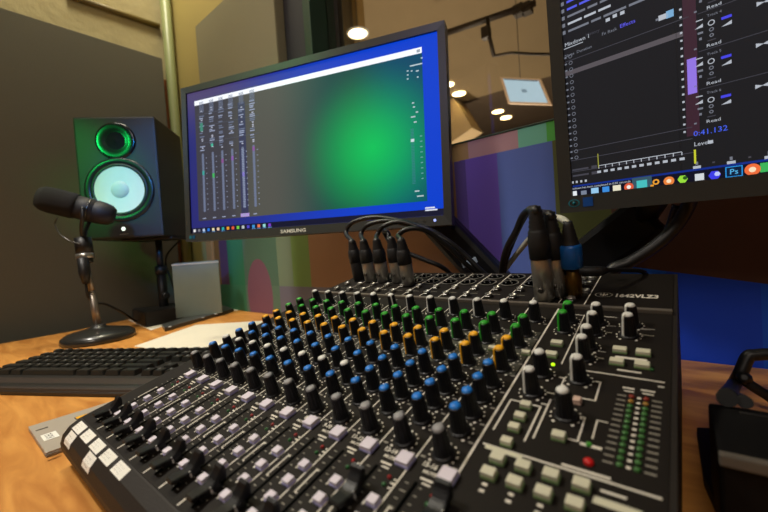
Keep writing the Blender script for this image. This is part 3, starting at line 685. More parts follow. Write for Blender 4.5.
# task-bar icons picked along the strip
ic2 = [((574, 194), (230, 236, 240), 6), ((584, 193), (120, 130, 150), 5), ((595, 191), (150, 200, 235), 7), ((606, 189.5), (60, 140, 220), 6), ((617, 188.5), (232, 226, 200), 7), ((629, 187), (220, 90, 60), 7), ((642, 184.5), (70, 190, 190), 9), ((655, 183), (236, 160, 50), 6), ((669, 181), (235, 130, 60), 7), ((684, 178.5), (150, 220, 60), 7), ((699.5, 177), (210, 215, 220), 6), ((716, 174.5), (60, 60, 230), 8), ((734, 171.5), (40, 140, 220), 9), ((752.5, 169.5), (240, 110, 60), 9), ((767, 167), (60, 180, 90), 8)]
for k, (p, c, s_) in enumerate(ic2):
    q_ = uv(*p); s2 = s_*.42
    if k == 6: rect(q_[0]-9, q_[1]-9, q_[0]+9, q_[1]+8, ui((54, 84, 100)), -.5)
    if k == 12:
        rect(q_[0]-6, q_[1]-5, q_[0]+6, q_[1]+5, ui((40, 150, 230)), -.6); rect(q_[0]-5.2, q_[1]-4.2, q_[0]+5.2, q_[1]+4.2, ui((6, 30, 60)), -.7)
        b.text('Ps', 7, ui((90, 190, 245)), frame((q_[0], -.8, q_[1]-2.3), X3, Z3, -Y3), 'CENTER')
    elif k == 7:
        b.lathe([(3, 0), (3, .1)], ui(c), 14, frame((q_[0]+1, -.6, q_[1]+1), X3, Z3, -Y3)); b.lathe([(1.5, 0), (1.5, .1)], ui((10, 14, 34)), 14, frame((q_[0]+1, -.75, q_[1]+1), X3, Z3, -Y3)); rect(q_[0]-4, q_[1]-4, q_[0]-1, q_[1]-1.4, ui(c), -.6)
    elif k in (5, 8, 13):
        b.lathe([(s2+1.6, 0), (s2+1.6, .1)], ui(c), 18, frame((q_[0], -.6, q_[1]), X3, Z3, -Y3)); b.lathe([((s2+1.6)*.45, 0), ((s2+1.6)*.45, .1)], ui((250, 226, 190) if k != 5 else (240, 240, 235)), 14, frame((q_[0], -.8, q_[1]), X3, Z3, -Y3))
    elif k in (9, 11):
        b.lathe([(s2+1.2, 0), (s2+1.2, .1)], ui(c), 6, frame((q_[0]-1, -.6, q_[1]-.5), X3, Z3, -Y3)); b.lathe([(s2+.4, 0), (s2+.4, .1)], ui((40, 90, 30) if k == 9 else (190, 200, 250)), 6, frame((q_[0]+1, -.7, q_[1]+.5), X3, Z3, -Y3) @ Matrix.Diagonal((.6, .6, 1, 1)))
    else:
        rect(q_[0]-s2-1, q_[1]-s2-.8, q_[0]+s2+1, q_[1]+s2+.8, ui(c), -.6)
    if k in (2, 3, 4, 6, 12, 13, 14): rect(q_[0]-7, q_[1]-11, q_[0]+7, q_[1]-10, ui((130, 180, 230)), -.7)
T1, T2, T3 = ui((190, 196, 206), .9), ui((120, 124, 136), .9), ui((70, 70, 80), .9)
def tx(s_, px, py, size, m, sx_=1): p = uv(px, py); b.text(s_, size, m, frame((p[0], -.8, p[1]), X3, Z3, -Y3) @ Matrix.Diagonal((sx_, 1, 1, 1)))
def blob(px, py, w_, h_, m, y=-.8): p = uv(px, py); rect(p[0]-w_/2, p[1]-h_/2, p[0]+w_/2, p[1]+h_/2, m, y)
# top text list, toolbar, highlighted row
zr = uv(630, 51)
for k in range(7):
    z = uv(569, 33)[1]+8*k; n_ = 3+rnd.randrange(3)
    rect(x0+4, z, x0+8, z+4, T2, -.8); xx = x0+11
    for _ in range(n_):
        w_ = rnd.uniform(9, 22); rect(xx, z+.6, xx+w_, z+3.0, (ui((84, 92, 230)) if k in (3, 4) else T1 if k % 2 else T2), -.8); xx += w_+2.5
zc = uv(567.5, 76)[1]; zc2 = uv(683, 31)[1]; zz = (zc+zc2)/2
rect(x0+2, zz-2.6, uv(683, 31)[0], zz+2.6, ui((98, 92, 98), .8), -.7)
zrow = zz
for k in range(17):
    z = zrow+18-k*7.3
    blob2 = x0+5
    rect(blob2, z-.8, blob2+2.4, z+.9, T2, -.8)
    t = bmesh.new(); c_ = (x0+11.5, z)
    b.lathe([(2.1, 0), (1.5, .05)], T2, 12, frame((c_[0], -.75, c_[1]), X3, Z3, -Y3), close=False)
    xr_ = uv(681, 60)[0]; rect(xr_, z+4, xr_+1.8, z+5.8, T1, -.8)
p = uv(565, 47); tx('Mixdown 1', 565, 47.5, 6, T1); rect(x0, p[1]-3, x0+26, p[1]-2.2, T1, -.8)
tx('History', 586, 37, 4.6, T3); tx('Fx Rack', 602, 36, 4.6, T2); tx('Effects', 620, 28.5, 5.4, ui((96, 92, 236)))
tx('Name  Duration', 565, 58, 4.4, T2)
for px, py in ((608, 20), (615, 16), (622.5, 13)): blob(px, py, 4, 3.4, T1)
blob(657, 20, 2, 2, T2); blob(663.5, 17, 8, 5, T1); blob(670, 14, 6, 7, ui((120, 170, 210)))
for a, c in (((566, 155), (566, 180)),): pass
for py in (50, 146, 156, 168): p = uv(600, py)[1]; rect(x0, p, uv(684, 40)[0]+4, p+.7, T3, -.75)
# timeline ruler
ra, rb = uv(599, 166), uv(682, 153)
rect(ra[0], ra[1], rb[0], ra[1]+.7, T1, -.8)
for k in range(12):
    xx = ra[0]+(rb[0]-ra[0])*k/11; rect(xx-.4, ra[1]-3, xx+.4, ra[1], T1, -.8); rect(xx-2, ra[1]-8, xx+2, ra[1]-5.4, T1, -.8)
rect(ra[0]-.8, ra[1]-2, ra[0]+.2, ra[1]+14, ui((150, 150, 60)), -.85)
for k in (0, 1): rect(x0+6, ra[1]-1-k*7, x0+24, ra[1]+1-k*7, T3, -.8); rect(x0+27, ra[1]-1.6-k*7, x0+33, ra[1]+1.6-k*7, T3, -.8)
for k, px in enumerate((573, 577, 581.5, 586)): blob(px, 182.5-k*.6, 2.2, 2.6, T1)
tx('Mixdown has been completed in 0.05 seconds', 570.5, 190, 3.4, T1)
# track column at the right
xt = uv(687, 100)[0]
rect(xt-1, uv(692, 136)[1], xt+9, H2-15, ui((66, 40, 54), .8), -.7)
rect(xt+1, uv(692, 94)[1], xt+8, uv(690, 59)[1], ui((150, 120, 232), .95), -.8)
rect(xt-7, zl, xt-6, H2-15, ui((22, 22, 26)), -.7)
pf = (uv(699, 62)[1]-uv(699, 97)[1])/35.0                   # display mm per picture row here
for k, (py, tn) in enumerate(((-19, 3), (19, 4), (57, 5), (95, 6))):
    xo = uv(700, py)[0]; z = uv(700, py)[1]; g = pf
    rect(xt+10, z+5*g, W2-15, z+5.6*g, T3, -.75)
    def ring(cx, cz, r_, m=T1): b.lathe([(r_, 0), (r_-.7, .05)], m, 18, frame((cx, -.8, cz), X3, Z3, -Y3), close=False)
    b.text('Track %d' % tn, 3.6*g, T2, frame((xo+5, -.8, z-1), X3, Z3, -Y3)); rect(xo-3, z-2*g, xo+2, z-1*g, T1, -.8)
    b.poly([(xo-4, -.8, z-9*g), (xo+2, -.8, z-9*g), (xo+2, -.8, z-5.5*g)], T1); ring(xo+8, z-7.5*g, 2.7*g); rect(xo+15, z-8.5*g, xo+22, z-6*g, ui((70, 70, 230)), -.8)
    rect(xo-2, z-15*g, xo+2, z-13*g, T2, -.8); ring(xo+8, z-14*g, 1.9*g, T2); b.poly([(xo+15, -.8, z-15*g), (xo+22, -.8, z-15*g), (xo+22, -.8, z-11.5*g)], T1)
    rect(xo-1, z-21*g, xo+1, z-18.5*g, T2, -.8); ring(xo+8, z-19.5*g, 1.7*g, T2); rect(xo+5, z-24.5*g, xo+11, z-23.6*g, T3, -.8)
    b.text('Read', 4.4*g, T1, frame((xo+4, -.8, z-30*g), X3, Z3, -Y3) @ Matrix.Diagonal((1.3, 1, 1, 1))); rect(xo-5, z-29*g, xo-3, z-27.4*g, T2, -.8)
    c0 = xo+44; zz_ = z-5.5*g
    b.poly([(c0-6, -.8, zz_-2*g), (c0-1, -.8, zz_), (c0-6, -.8, zz_+2*g)], T1); b.poly([(c0+3, -.8, zz_-2*g), (c0-2, -.8, zz_), (c0+3, -.8, zz_+2*g)], T1)
    ring(c0+9, zz_, 2.6*g); rect(c0+14, zz_-1*g, c0+21, zz_+1.4*g, ui((70, 70, 230)), -.8)
    rect(c0+15, zz_+7*g, c0+21, zz_+8.5*g, T1, -.8); ring(c0+29, zz_+9*g, 1.2*g)
    rect(c0+39, zz_+3*g, c0+51, zz_+4.6*g, T2, -.8); ring(c0+42, zz_-3*g, 2*g, T1); ring(c0+33, zz_-9*g, 1.4*g); ring(c0+33, zz_-14*g, 1.4*g); rect(c0+42, zz_-18*g, c0+48, zz_-17*g, T2, -.8)
tx('0:41.132', 693.5, 136.5, 7, ui((70, 100, 240)), 1.05)
tx('Levels', 694, 146.5, 5.6, T1); blob(710.5, 142, 4, 3, T1)
zl0 = uv(693, 164)[1]
rect(xt+4, zl0, xt+5.6, uv(693, 150)[1], ui((200, 205, 50)), -.85)
for k in range(9):
    xx = xt+6+k*12.5
    if k % 2 == 0: rect(xx-3, zl0-5, xx+3, zl0-2.4, T1, -.8); rect(xx-1, zl0-1.5, xx+1, zl0+1.6, T2, -.8)
    else: rect(xx-1, zl0-2, xx+1, zl0-.5, T3, -.8)
b.build('screen', mon2)
b = MB(); b.lathe([(5.6, 0), (4.2, .3)], mat('sticker_blue', (20, 110, 130), .4), 20, frame((17, -5.1, 11), X3, Z3, -Y3) @ Matrix.Diagonal((1.2, .85, 1, 1)), close=False)
b.lathe([(2.2, 0), (.2, .4)], mat('sticker_blue', (20, 110, 130), .4), 16, frame((17, -5.1, 11), X3, Z3, -Y3)); b.box((27, -5.4, 5.5), (38, -4.9, 16.5), mat('sticker_blue3', (14, 76, 160), .4), .3)
b.build('sticker', mon2)

# ---- monitor arms (heavy dark arms rising from the rear desk edge)
M_ARM = mat('arm_dark', (12, 12, 16), .35, spec=.35)
def arm(pts, wd, lab):
    P = [Vector(p) for p in pts]; c = P[0]; o = empty('monitor_arm', (c.x, c.y, DESK), lab, 'monitor arm', 'monitor arms'); off_ = Vector((c.x, c.y, DESK))
    b = MB(); b.lathe([(40, 0), (40, 8), (34, 12)], M_ARM, 28); b.lathe([(18, 11), (18, P[0].z-DESK+14), (14, P[0].z-DESK+18)], M_ARM, 20); b.build('base', o)
    d = (P[1]-P[0]); L = d.length; d.normalize(); s_ = d.cross(Vector((0, -1, 0))).normalized(); n_ = s_.cross(d)
    b = MB(); Mt = frame(P[0]-off_, d, n_, s_) if False else Matrix.Translation((P[0]-off_)*MM) @ Matrix((d, n_, s_)).transposed().to_4x4()
    b.box((-16, -16, -wd/2), (L+16, 16, wd/2), M_ARM, 9, Mt); b.build('arm', o)
    b = MB(); b.tube([P[1]-off_, P[2]-off_], 15, M_ARM, 14); m_ = P[2]-off_
    b.build('tilt_head', o)
    b = MB()
    for k in (-5, 5): b.lathe([(2.4, 0), (2.2, 1.6)], M_METAL, 10, Mt @ frame((L-12+k*1.3, -16, 8), X3, Z3, -Y3))
    b.build('screw', o); return o
c1 = Vector((-175+(552*.93-276)*1, 0, 0))
pm1 = Wm1 @ (Vector((W1*.66, 52, 60))*MM)/MM; pe1 = hit(430, 228, 1, 428)
arm([hit(503, 292, 1, 415), hit(437, 222, 1, 415), (Wm1 @ (Vector((500, 52, 60))*MM))/MM], 58, 'dark angled monitor arm leaning up left behind the left monitor')
arm([hit(555, 285, 1, 405), hit(640, 222, 1, 405), (Wm2 @ (Vector((120, 52, 60))*MM))/MM], 58, 'glossy dark monitor arm sloping up right under the right monitor')

# ================================================================== LOUDSPEAKER ON STAND
k_ = 950/900
A = at(72, 117, 975); Bq = at(154, 117.5, 1006)
ctrb = at(78, 240.5, 977)
fl = Vector((A.x, A.y, ctrb.z)); fr = Vector((Bq.x, Bq.y, ctrb.z))
us = (fr-fl); SW = us.length; us.normalize(); yb = Z3.cross(us); SH = A.z-ctrb.z; SD = 188
Msp = frame(fl+us*SW/2, us, yb, Z3)
sp = empty('studio_speaker', Msp, 'black studio loudspeaker with white cone and lit power dot on a pole stand', 'loudspeaker')
M_CAB = mat('speaker_black', (34, 35, 36), .5, bump=.15, bscale=700)
b = MB(); b.box((-SW/2, 0, 0), (SW/2, SD, SH), M_CAB, 5); b.build('cabinet', sp)
def fm(x, z, y=0): return frame((x, y, z), X3, Z3, -Y3)     # +Z of the part looks out of the front
zw, zt_ = SH*.40, SH*.80
b = MB(); b.lathe([(SW*.43, .5), (SW*.43, 2.5), (SW*.41, 4), (SW*.36, 3.5), (SW*.345, 1)], mat('rubber_surround', (26, 27, 28), .3), 48, fm(0, zw), close=False)
b.lathe([(SW*.355, .8), (SW*.345, 3.2), (SW*.31, 2.6), (SW*.305, .6)], M_BLACK, 48, fm(0, zw), close=False); b.build('woofer_surround', sp)
b = MB(); b.lathe([(SW*.315, 2.4), (SW*.25, 0.9), (SW*.11, .7), (SW*.105, .6)], mat('white_cone', (228, 232, 222), .55), 48, fm(0, zw, 0), close=False)
b.build('woofer_cone', sp)
b = MB(); b.lathe([(SW*.115, .6), (SW*.10, 2.8), (SW*.06, 4.6), (.3, 5.2)], mat('dust_cap', (196, 206, 200), .5), 32, fm(0, zw), close=False); b.build('dust_cap', sp)
b = MB(); b.lathe([(SW*.25, .3), (SW*.245, 3), (SW*.22, 4), (SW*.15, 1.6), (SW*.12, 1.0)], mat('waveguide_gloss', (16, 16, 18), .2), 40, fm(0, zt_), close=False)
b.lathe([(SW*.12, 1.0), (SW*.10, .9), (SW*.03, 1.0), (.3, 2.2)], mat('tweeter_dome', (8, 8, 9), .7, spec=.15), 32, fm(0, zt_), close=False); b.build('tweeter', sp)
b = MB(); b.lathe([(5.2, .3), (4.6, 1.6), (.2, 1.8)], mat('power_dot', (235, 250, 240), .3, emit=(230, 255, 240), es=1.2), 20, fm(0, SH*.075), close=False); b.build('power_indicator', sp)
b = MB()
for k in range(4): b.box((-9+k*5.5, -.6, SH*.028), (-6+k*5.5, .1, SH*.034), M_PRINTD)
b.box((-8, -.8, SH*.64), (8, .1, SH*.652), M_METAL, .2)
b.build('badge', sp)
# pole stand
pc = fl+us*SW*.72+yb*100
st = empty('speaker_stand', (pc.x, pc.y, DESK), 'black telescopic pole stand holding up the loudspeaker on the desk', 'speaker stand')
b = MB(); b.box((-62, -8, 10), (62, 62, 15), M_BLACK, 1) if False else b.lathe([(42, 0), (42, 4), (36, 7)], M_BLACK, 32); b.build('base', st)
hz = fl.z-DESK
b = MB(); b.lathe([(13, 6), (13, hz*.62)], M_BLACK, 18); b.lathe([(9, hz*.6), (9, hz-6)], M_STEEL if False else M_BLACK, 18); b.build('pole', st)
b = MB(); b.lathe([(16, hz*.56), (16, hz*.66)], M_BLACK, 18); b.build('clamp_collar', st); b = MB(); b.lathe([(5, 0), (5, 16), (10, 16), (10, 26), (7, 27)], M_BLACK, 14, TR(0, 0, hz*.30) @ Matrix.Rotation(math.radians(90), 4, 'Y')); b.build('clamp_knob', st)
b = MB(); b.box((-70, -60, hz-7), (60, 60, hz-1), M_BLACK, 1, Matrix.Rotation(math.atan2(us.y, us.x), 4, 'Z')); b.build('top_plate', st)
# speaker lead
p = [fl+us*SW*.96+yb*150, hit(166, 258, 1, pc.y+60), hit(171, 280, 1, pc.y+60), hit(178, 298, 1, pc.y+90), hit(188, 310, 2, DESK+3)]
b = MB(); b.tube(spline(p), 3, M_CORD, 8); tag(b.build('speaker_cable'), 'thin black lead hanging from the loudspeaker down behind the frosted holder', 'cable')

# ================================================================== MICROPHONE
mc = hit(100, 336, 2, DESK)
fd_ = CR @ Vector((0, 0, -1)); fd_.z = 0; RB = 71; bc = hit(100, 345, 2, DESK); rd_ = bc-CP; rd_.z = 0; bc = bc+rd_.normalized()*RB
mdep = (bc-CP).dot(CR @ Vector((0, 0, -1)))
mic_st = empty('microphone_stand', (bc.x, bc.y, DESK), 'round weighted desk stand with a chrome stem holding the broadcast microphone', 'microphone stand')
top = at(86, 262, mdep)-Vector((bc.x, bc.y, DESK))
b = MB(); b.lathe([(RB, 0), (RB+2, 4), (RB, 14), (RB-10, 21), (RB*.4, 28), (16, 32), (14, 38)], mat('cast_black', (40, 40, 38), .3, coat=.4), 48); b.build('base', mic_st)
foot = Vector((at(98, 322, mdep)-Vector((bc.x, bc.y, DESK))).to_tuple()); foot.z = 30
b = MB(); b.tube([Vector((0, 0, 30)), Vector((0, 0, 30)).lerp(top, .55)], 7.5, mat('chrome_dim', (150, 140, 130), .4, metal=.8), 16); b.tube([Vector((0, 0, 30)).lerp(top, .5), top], 6.5, mat('chrome_dim', (150, 140, 130), .4, metal=.8), 16); b.build('stem', mic_st)
mt = Vector((bc.x, bc.y, DESK))+top
jt = at(83, 240, mdep)
mic = empty('broadcast_microphone', tuple(mt), 'black cylindrical broadcast microphone pointing left on the round stand', 'microphone')
def mr_(p): return Vector(p)-mt
ma, mb_ = at(50, 200, mdep-30), at(113, 216, mdep+25); ax = (mb_-ma).normalized(); Lm_ = (mb_-ma).length
M_FOAM = mat('black_foam', (24, 22, 22), .95, bump=.8, bscale=900)
Mm = Matrix.Translation(mr_(ma)*MM) @ zto(ax)
b = MB(); b.lathe([(8, -25), (22, -22), (28, -12), (30, 2), (30, Lm_*.34), (29, Lm_*.40)], M_FOAM, 32, Mm); b.build('windscreen', mic)
b = MB(); b.lathe([(27, Lm_*.38), (28, Lm_*.66), (26, Lm_*.68), (26, Lm_*.70), (28, Lm_*.72), (27, Lm_*.84), (24, Lm_*.96), (17, Lm_*1.03), (2, Lm_*1.04)], mat('mic_body', (22, 20, 20), .6), 32, Mm); b.build('body', mic)
b = MB(); b.lathe([(29.4, Lm_*.60), (29.4, Lm_*.62)], M_STEEL, 32, Mm); b.build('ring', mic)
ce = ma.lerp(mb_, .55); sidev = ax.cross(Z3).normalized()
b = MB(); J = jt
for sgn in (-1, 1):
    b.tube(spline([mr_(ce+sidev*sgn*31), mr_(ce+sidev*sgn*36-Z3*22), mr_(ce.lerp(J, .6)+sidev*sgn*26), mr_(J+sidev*sgn*4)]), 4, M_BLACK, 10)
b.build('yoke', mic)
b = MB(); dj = (mr_(mt)-mr_(J)); b.tube([mr_(J)-dj*.1, mr_(J)+dj*.62], 17, M_BLACK, 20); b.tube([mr_(J)+dj*.62, mr_(J)+dj*.84], 18, M_METAL, 20); b.tube([mr_(J)+dj*.84, mr_(J)+dj*1.05], 14, M_BLACK, 20); b.build('mount', mic)
b = MB(); b.tube(spline([mr_(at(*p, mdep-22)) for p in ((57, 218), (55, 224), (60, 234), (70, 241), (80, 244))]), 1.6, M_STEEL, 8); b.build('wire', mic)
# mic cable
mcab = empty('microphone_lead', tuple(at(84, 262, mdep-12)), 'black microphone lead dropping from the broadcast microphone to behind the round base', 'cable')
mo = at(84, 262, mdep-12)
b = MB(); P0, P1 = at(82.5, 258, mdep-14)-mo, at(86, 284, mdep-14)-mo; b.tube([P0, P0.lerp(P1, .6), P1], 0, M_BLACK, 14, rs=[11, 11, 6]); b.build('plug', mcab)
b = MB(); P = [P1-P1+at(86, 284, mdep-14)-mo, at(88, 296, mdep-10)-mo, at(94, 303, mdep+20)-mo, at(105, 304, mdep+40)-mo, at(120, 311, mdep+70)-mo, hit(138, 322, 2, DESK+4)-mo, hit(150, 321, 2, DESK+4)-mo]
b.tube(spline(P), 3, M_CORD, 8); b.build('cord', mcab)

# ================================================================== ITEMS AT THE BACK LEFT
def flat(name, pxs, h, m, lab, cat, z=DESK, group=None, bevel=.4):
    pts = [hit(*p, 2, z) for p in pxs]; c = sum(pts, Vector())/len(pts)
    b = MB(); b.prism([(p.x-c.x, p.y-c.y) for p in pts], 0, h, m, 'z', bevel if h > 1.5 else 0)
    o = b.build(name); o.location = Vector((c.x, c.y, z))*MM; tag(o, lab, cat, group); return o, c
M_PAPER = mat('white_paper', (226, 220, 200), .8, noise=.05)
flat('paper_sheet', [(134, 346.5), (196, 325), (262, 321), (300, 350), (240, 362)], .6, M_PAPER, 'large white paper sheet lying between the keyboard and the frosted holder', 'paper', group='white papers on the desk')
flat('paper_sheet', [(128, 320), (151, 330.5), (176, 322), (160, 313)], .6, M_PAPER, 'white paper sheet poking out under the small black box', 'paper', group='white papers on the desk')
flat('paper_sheet', [(213, 306), (226, 312), (252, 308.5), (238, 303.5)], .6, M_PAPER, 'small pile of white paper behind the frosted holder by the rear wall', 'paper', group='white papers on the desk')
# flat slim black device
fd, fc = flat('flat_device', [(162, 327.5), (165, 331.5), (234, 311.5), (224, 308)], 9, mat('slate_plastic', (62, 64, 62), .35), 'slim dark flat device lying in front of the frosted holder', 'device', z=DESK+.7)
b = MB()
for p in ((170, 328), (203, 318.8), (216, 315)):
    h_ = hit(*p, 2, DESK+6)-Vector((fc.x, fc.y, DESK+.7)); b.lathe([(4.5, 0), (4, 2)], mat('silver_dot', (170, 172, 170), .4), 12, TR(h_.x, h_.y, 7.6))
b.build('port', fd)
# small black box
o_, c_ = flat('black_box', [(133, 322), (146, 327.5), (186, 319.5), (175, 315.5)], 40, mat('box_black', (24, 23, 22), .5), 'small black box on white paper at the foot of the loudspeaker stand', 'box', z=DESK+.7, bevel=2)
b = MB(); b.box((-26, -9, 33.8), (26, 7, 34.8), mat('box_label_grey', (58, 56, 52), .5), .1, Matrix.Rotation(.8, 4, 'Z')); b.build('top_plate', o_)
# frosted holder
bd = hit(180, 318, 2, DESK+9.8); M_FR = mat('frosted_plastic', (156, 168, 156), .5, trans=.3, alpha=.62)
D1 = (bd-CP).dot(CR @ Vector((0, 0, -1)))
P4 = [at(176, 316, D1), at(222, 309, D1+45), at(216.5, 261.5, D1+45), at(171.5, 264.5, D1)]
P4[1].z = P4[0].z = DESK+9.8
o_ = P4[0].copy(); hx = (P4[1]-P4[0]); hx.z = 0; hw = hx.length; hx.normalize(); hy = Z3.cross(hx); hh = P4[3].z-P4[0].z
hold = empty('document_holder', frame(o_, hx, hy, Z3), 'frosted translucent upright document holder standing on the slim dark device', 'document holder')
b = MB(); b.box((0, 0, 0), (hw, 3, hh), M_FR, 1); b.build('front_sheet', hold)
b = MB(); b.box((0, 34, 0), (hw, 37, hh*1.02), M_FR, 1); b.build('back_sheet', hold)
b = MB(); b.box((0, 3, 0), (3, 34, hh*.98), M_FR, .6); b.box((hw-3, 3, 0), (hw, 34, hh*.98), M_FR, .6); b.box((0, 3, 0), (hw, 34, 3), M_FR, .5); b.build('side', hold)
b = MB(); b.box((-1, -1.4, hh-4), (hw+1, -.1, hh), mat('pale_edge', (196, 196, 184), .5), .3); b.build('rim', hold)
b = MB(); b.box((6, 10, 4), (hw-30, 26, hh*.9), mat('grey_documents', (96, 104, 100), .8)); tag(b.build('document_stack', None, frame(o_, hx, hy, Z3)), 'grey sheets standing inside the frosted holder', 'papers')

# ================================================================== KEYBOARD
KA = math.radians(27.5); ku = Vector((math.cos(KA), math.sin(KA), 0)); kv = Vector((-math.sin(KA), math.cos(KA), 0))
F0 = Vector((-285, -77, DESK)); kb0 = F0-ku*196
KBW, KBD = 452, 176
Mk = frame(kb0, ku, kv, Z3)
kb = empty('computer_keyboard', Mk, 'full-size black computer keyboard with palm strip left of the console', 'keyboard')
b = MB(); b.prism([(0, 0), (0, 6), (10, 11), (34, 13), (40, 14.5), (KBD-8, 19), (KBD, 17), (KBD, 0)], 0, KBW, mat('keyboard_case', (34, 32, 29), .4), 'x', 1); b.build('case', kb)
b = MB(); b.prism([(2, 6.2), (2, 9), (33, 14.2), (33, 10)], 4, KBW-4, mat('palm_strip', (50, 40, 34), .45), 'x', .8); b.build('palm_rest', kb)
M_KEY = mat('key_black', (44, 44, 41), .28)
kproto = {}
def key(nm, x, y, w, d=17.6):
    z = 13.4+(y-38)*.038
    kk = (nm, round(w, 1), d)
    if kk not in kproto:
        b = MB(); t = bmesh.new(); g = .6
        lo = [(g, g), (w-g, g), (w-g, d-g), (g, d-g)]; hi = [(g+2.2, g+1.6), (w-g-2.2, g+1.6), (w-g-2.2, d-g-2.6), (g+2.2, d-g-2.6)]
        a = [t.verts.new(Vector((p[0], p[1], 0))*MM) for p in lo]; c = [t.verts.new(Vector((p[0], p[1], 8.6))*MM) for p in hi]
        t.faces.new(a[::-1]); t.faces.new(c)
        for i in range(4): j = (i+1) % 4; t.faces.new((a[i], a[j], c[j], c[i]))
        bmesh.ops.bevel(t, geom=t.edges[:], offset=.7*MM, segments=2, affect='EDGES'); b.merge(t, M_KEY)
        if w < 20: b.box((g+4, d-g-8, 8.62), (g+6.2, d-g-4.6, 8.72), mat('key_legend', (140, 140, 136), .6))
        kproto[kk] = b.build(nm, kb, TR(x, y, z)); return
    c = kproto[kk].copy(); COL.objects.link(c); c.matrix_local = TR(x, y, z)
Y0 = 40; U = 19.05; X0 = 10
row = lambda r: Y0+r*18.7+(4 if r == 5 else 0)
x = X0
for w in (1.25, 1.25, 1.25): key('modifier_key', x, row(0), U*w); x += U*w
key('space_bar', x, row(0), U*5.4); x += U*5.4
for w in (1.4, 1.4, 1.4, 1.5): key('modifier_key', x, row(0), U*w); x += U*w
XM = X0+15*U
for r, (first_w, n_, last_w) in enumerate(((2.25, 10, 2.75), (1.75, 11, 2.25), (1.5, 12, 1.5), (1, 12, 2)), 1):
    x = X0; key('modifier_key', x, row(r), U*first_w); x += U*first_w
    for k in range(n_): key('letter_key', x, row(r), U); x += U
    key('modifier_key', x, row(r), U*last_w)
for k in range(13): key('function_key', X0+k*(15*U-U)/12*1.0, row(5), U*.95, 14)
XN = XM+5
for k in range(3): key('navigation_key', XN+k*U, row(0), U); key('navigation_key', XN+k*U, row(3), U); key('navigation_key', XN+k*U, row(4), U); key('function_key', XN+k*U, row(5), U*.95, 14)
key('navigation_key', XN+U, row(1), U)
XP = XN+3*U+5
for r in range(5):
    for k in range(4): key('numpad_key', XP+k*U*.98, row(r), U)

# ================================================================== CARD UNDER THE CONSOLE'S CORNER
cz = DESK
pts = [hit(28.5, 431, 2, cz), hit(46, 458, 2, cz), hit(90, 443, 2, cz)]
ex = (pts[0]-pts[1]).normalized(); eL = (pts[0]-pts[1]).length
ey = Vector((-ex.y, ex.x, 0)); 
if ey.dot(pts[2]-pts[1]) < 0: ey = -ey
# orthogonal slim grey case: long side runs towards the console
cd = empty('flat_slab', frame(pts[1], ey, -ex if ey.cross(-ex).z > 0 else ex, Z3), 'flat pale grey case with small white label, poking out beneath the console corner', 'case')
inv = cd.matrix_world.inverted()
def cl(px, py): p = inv @ (hit(px, py, 2, cz+5)*MM); return p/MM
b = MB(); b.box((0, 0, 0), (150, eL, 5), mat('case_grey', (170, 160, 146), .5), .8); b.build('shell', cd)
c_ = cl(50, 436); b = MB(); b.box((c_.x-6, c_.y-10, 5), (c_.x+6, c_.y+10, 5.3), M_LABEL)
for k in range(4): b.box((c_.x-3.5+rnd.uniform(-.5, .5), c_.y-7+k*4, 5.3), (c_.x+2.5, c_.y-6.2+k*4, 5.4), M_INK); b.box((c_.x-1+k % 2*2, c_.y-7+k*4, 5.3), (c_.x-.3+k % 2*2, c_.y-4.4+k*4, 5.4), M_INK)
b.build('paper_label', cd)
c_ = cl(80, 418); b = MB(); b.box((c_.x-4, c_.y-2, 5), (c_.x+22, c_.y+7, 5.3), M_INK); b.box((c_.x-3, c_.y-1, 5.3), (c_.x+21, c_.y+6, 5.5), mat('yellow_label', (240, 176, 20), .5)); b.build('yellow_label', cd)
b = MB()
for p in ((42, 429), (52, 453)): c_ = cl(*p); b.box((c_.x-5, c_.y-1.4, 5), (c_.x+5, c_.y+1.4, 5.2), mat('mark_grey', (90, 84, 76), .5), .3)
b.build('printed_mark', cd)

# ================================================================== CABLES PLUGGED INTO THE CONSOLE
def W_(p): return (mx.matrix_world @ M0 @ CBM @ (Vector(p)*MM))/MM      # connector-panel space to world
nrm = (W_((0, 0, 10))-W_((0, 0, 0))).normalized()
M_BOOT = mat('boot_rubber', (22, 22, 24), .55)
def xlr_cable(sx_, sy_, path, ypl, lab, allblack=False, r=3.6, H=62, R=9.2):
    o = W_((sx_, sy_, 1.8)); e_ = empty('microphone_cable', tuple(o), lab, 'cable', 'cables plugged into the console')
    Ms = zto(nrm)
    b = MB(); ms = M_BOOT if allblack else M_METAL
    b.lathe([(R-.6, 0), (R-.6, 2), (R, 2.5), (R, H*.50), (R-.6, H*.52)], ms, 24, Ms)
    if not allblack:
        b.lathe([(2.6, 0), (2.6, .8), (1.9, 1)], M_STEEL, 12, Ms @ TR(0, -R, 12) @ Matrix.Rotation(math.radians(90), 4, 'X'))
    b.build('plug_shell', e_)
    b = MB(); b.lathe([(R+.6, H*.48), (R+.6, H*.66), (R-.5, H*.78)]+[v for k in range(5) for v in ((R-.9-k*.55, H*(.79+.05*k)), (R-2.0-k*.55, H*(.79+.05*k+.025)))]+[(r+.6, H*1.05)], M_BOOT, 24, Ms); b.build('strain_relief', e_)
    tip = nrm*H*1.02
    P = [tip-nrm*6, tip]+[hit(*p, 1, yy)-o for p, yy in zip(path, ypl)]
    b = MB(); b.tube(spline(P), r, M_CORD, 10); b.build('cord', e_)
    return e_, o
print('XLR tops', )
end = [(470, 262), (492, 290)]
xlr_cable(XLRX[0], 58, [(346, 233), (352, 223), (372, 217.5), (396, 220), (430, 230), (450, 243), (468, 262), (486, 280), (500, 300)], [270, 275, 285, 295, 305, 315, 325, 335, 345], 'leftmost black cable of the curved bundle, with an all-black plug', True)
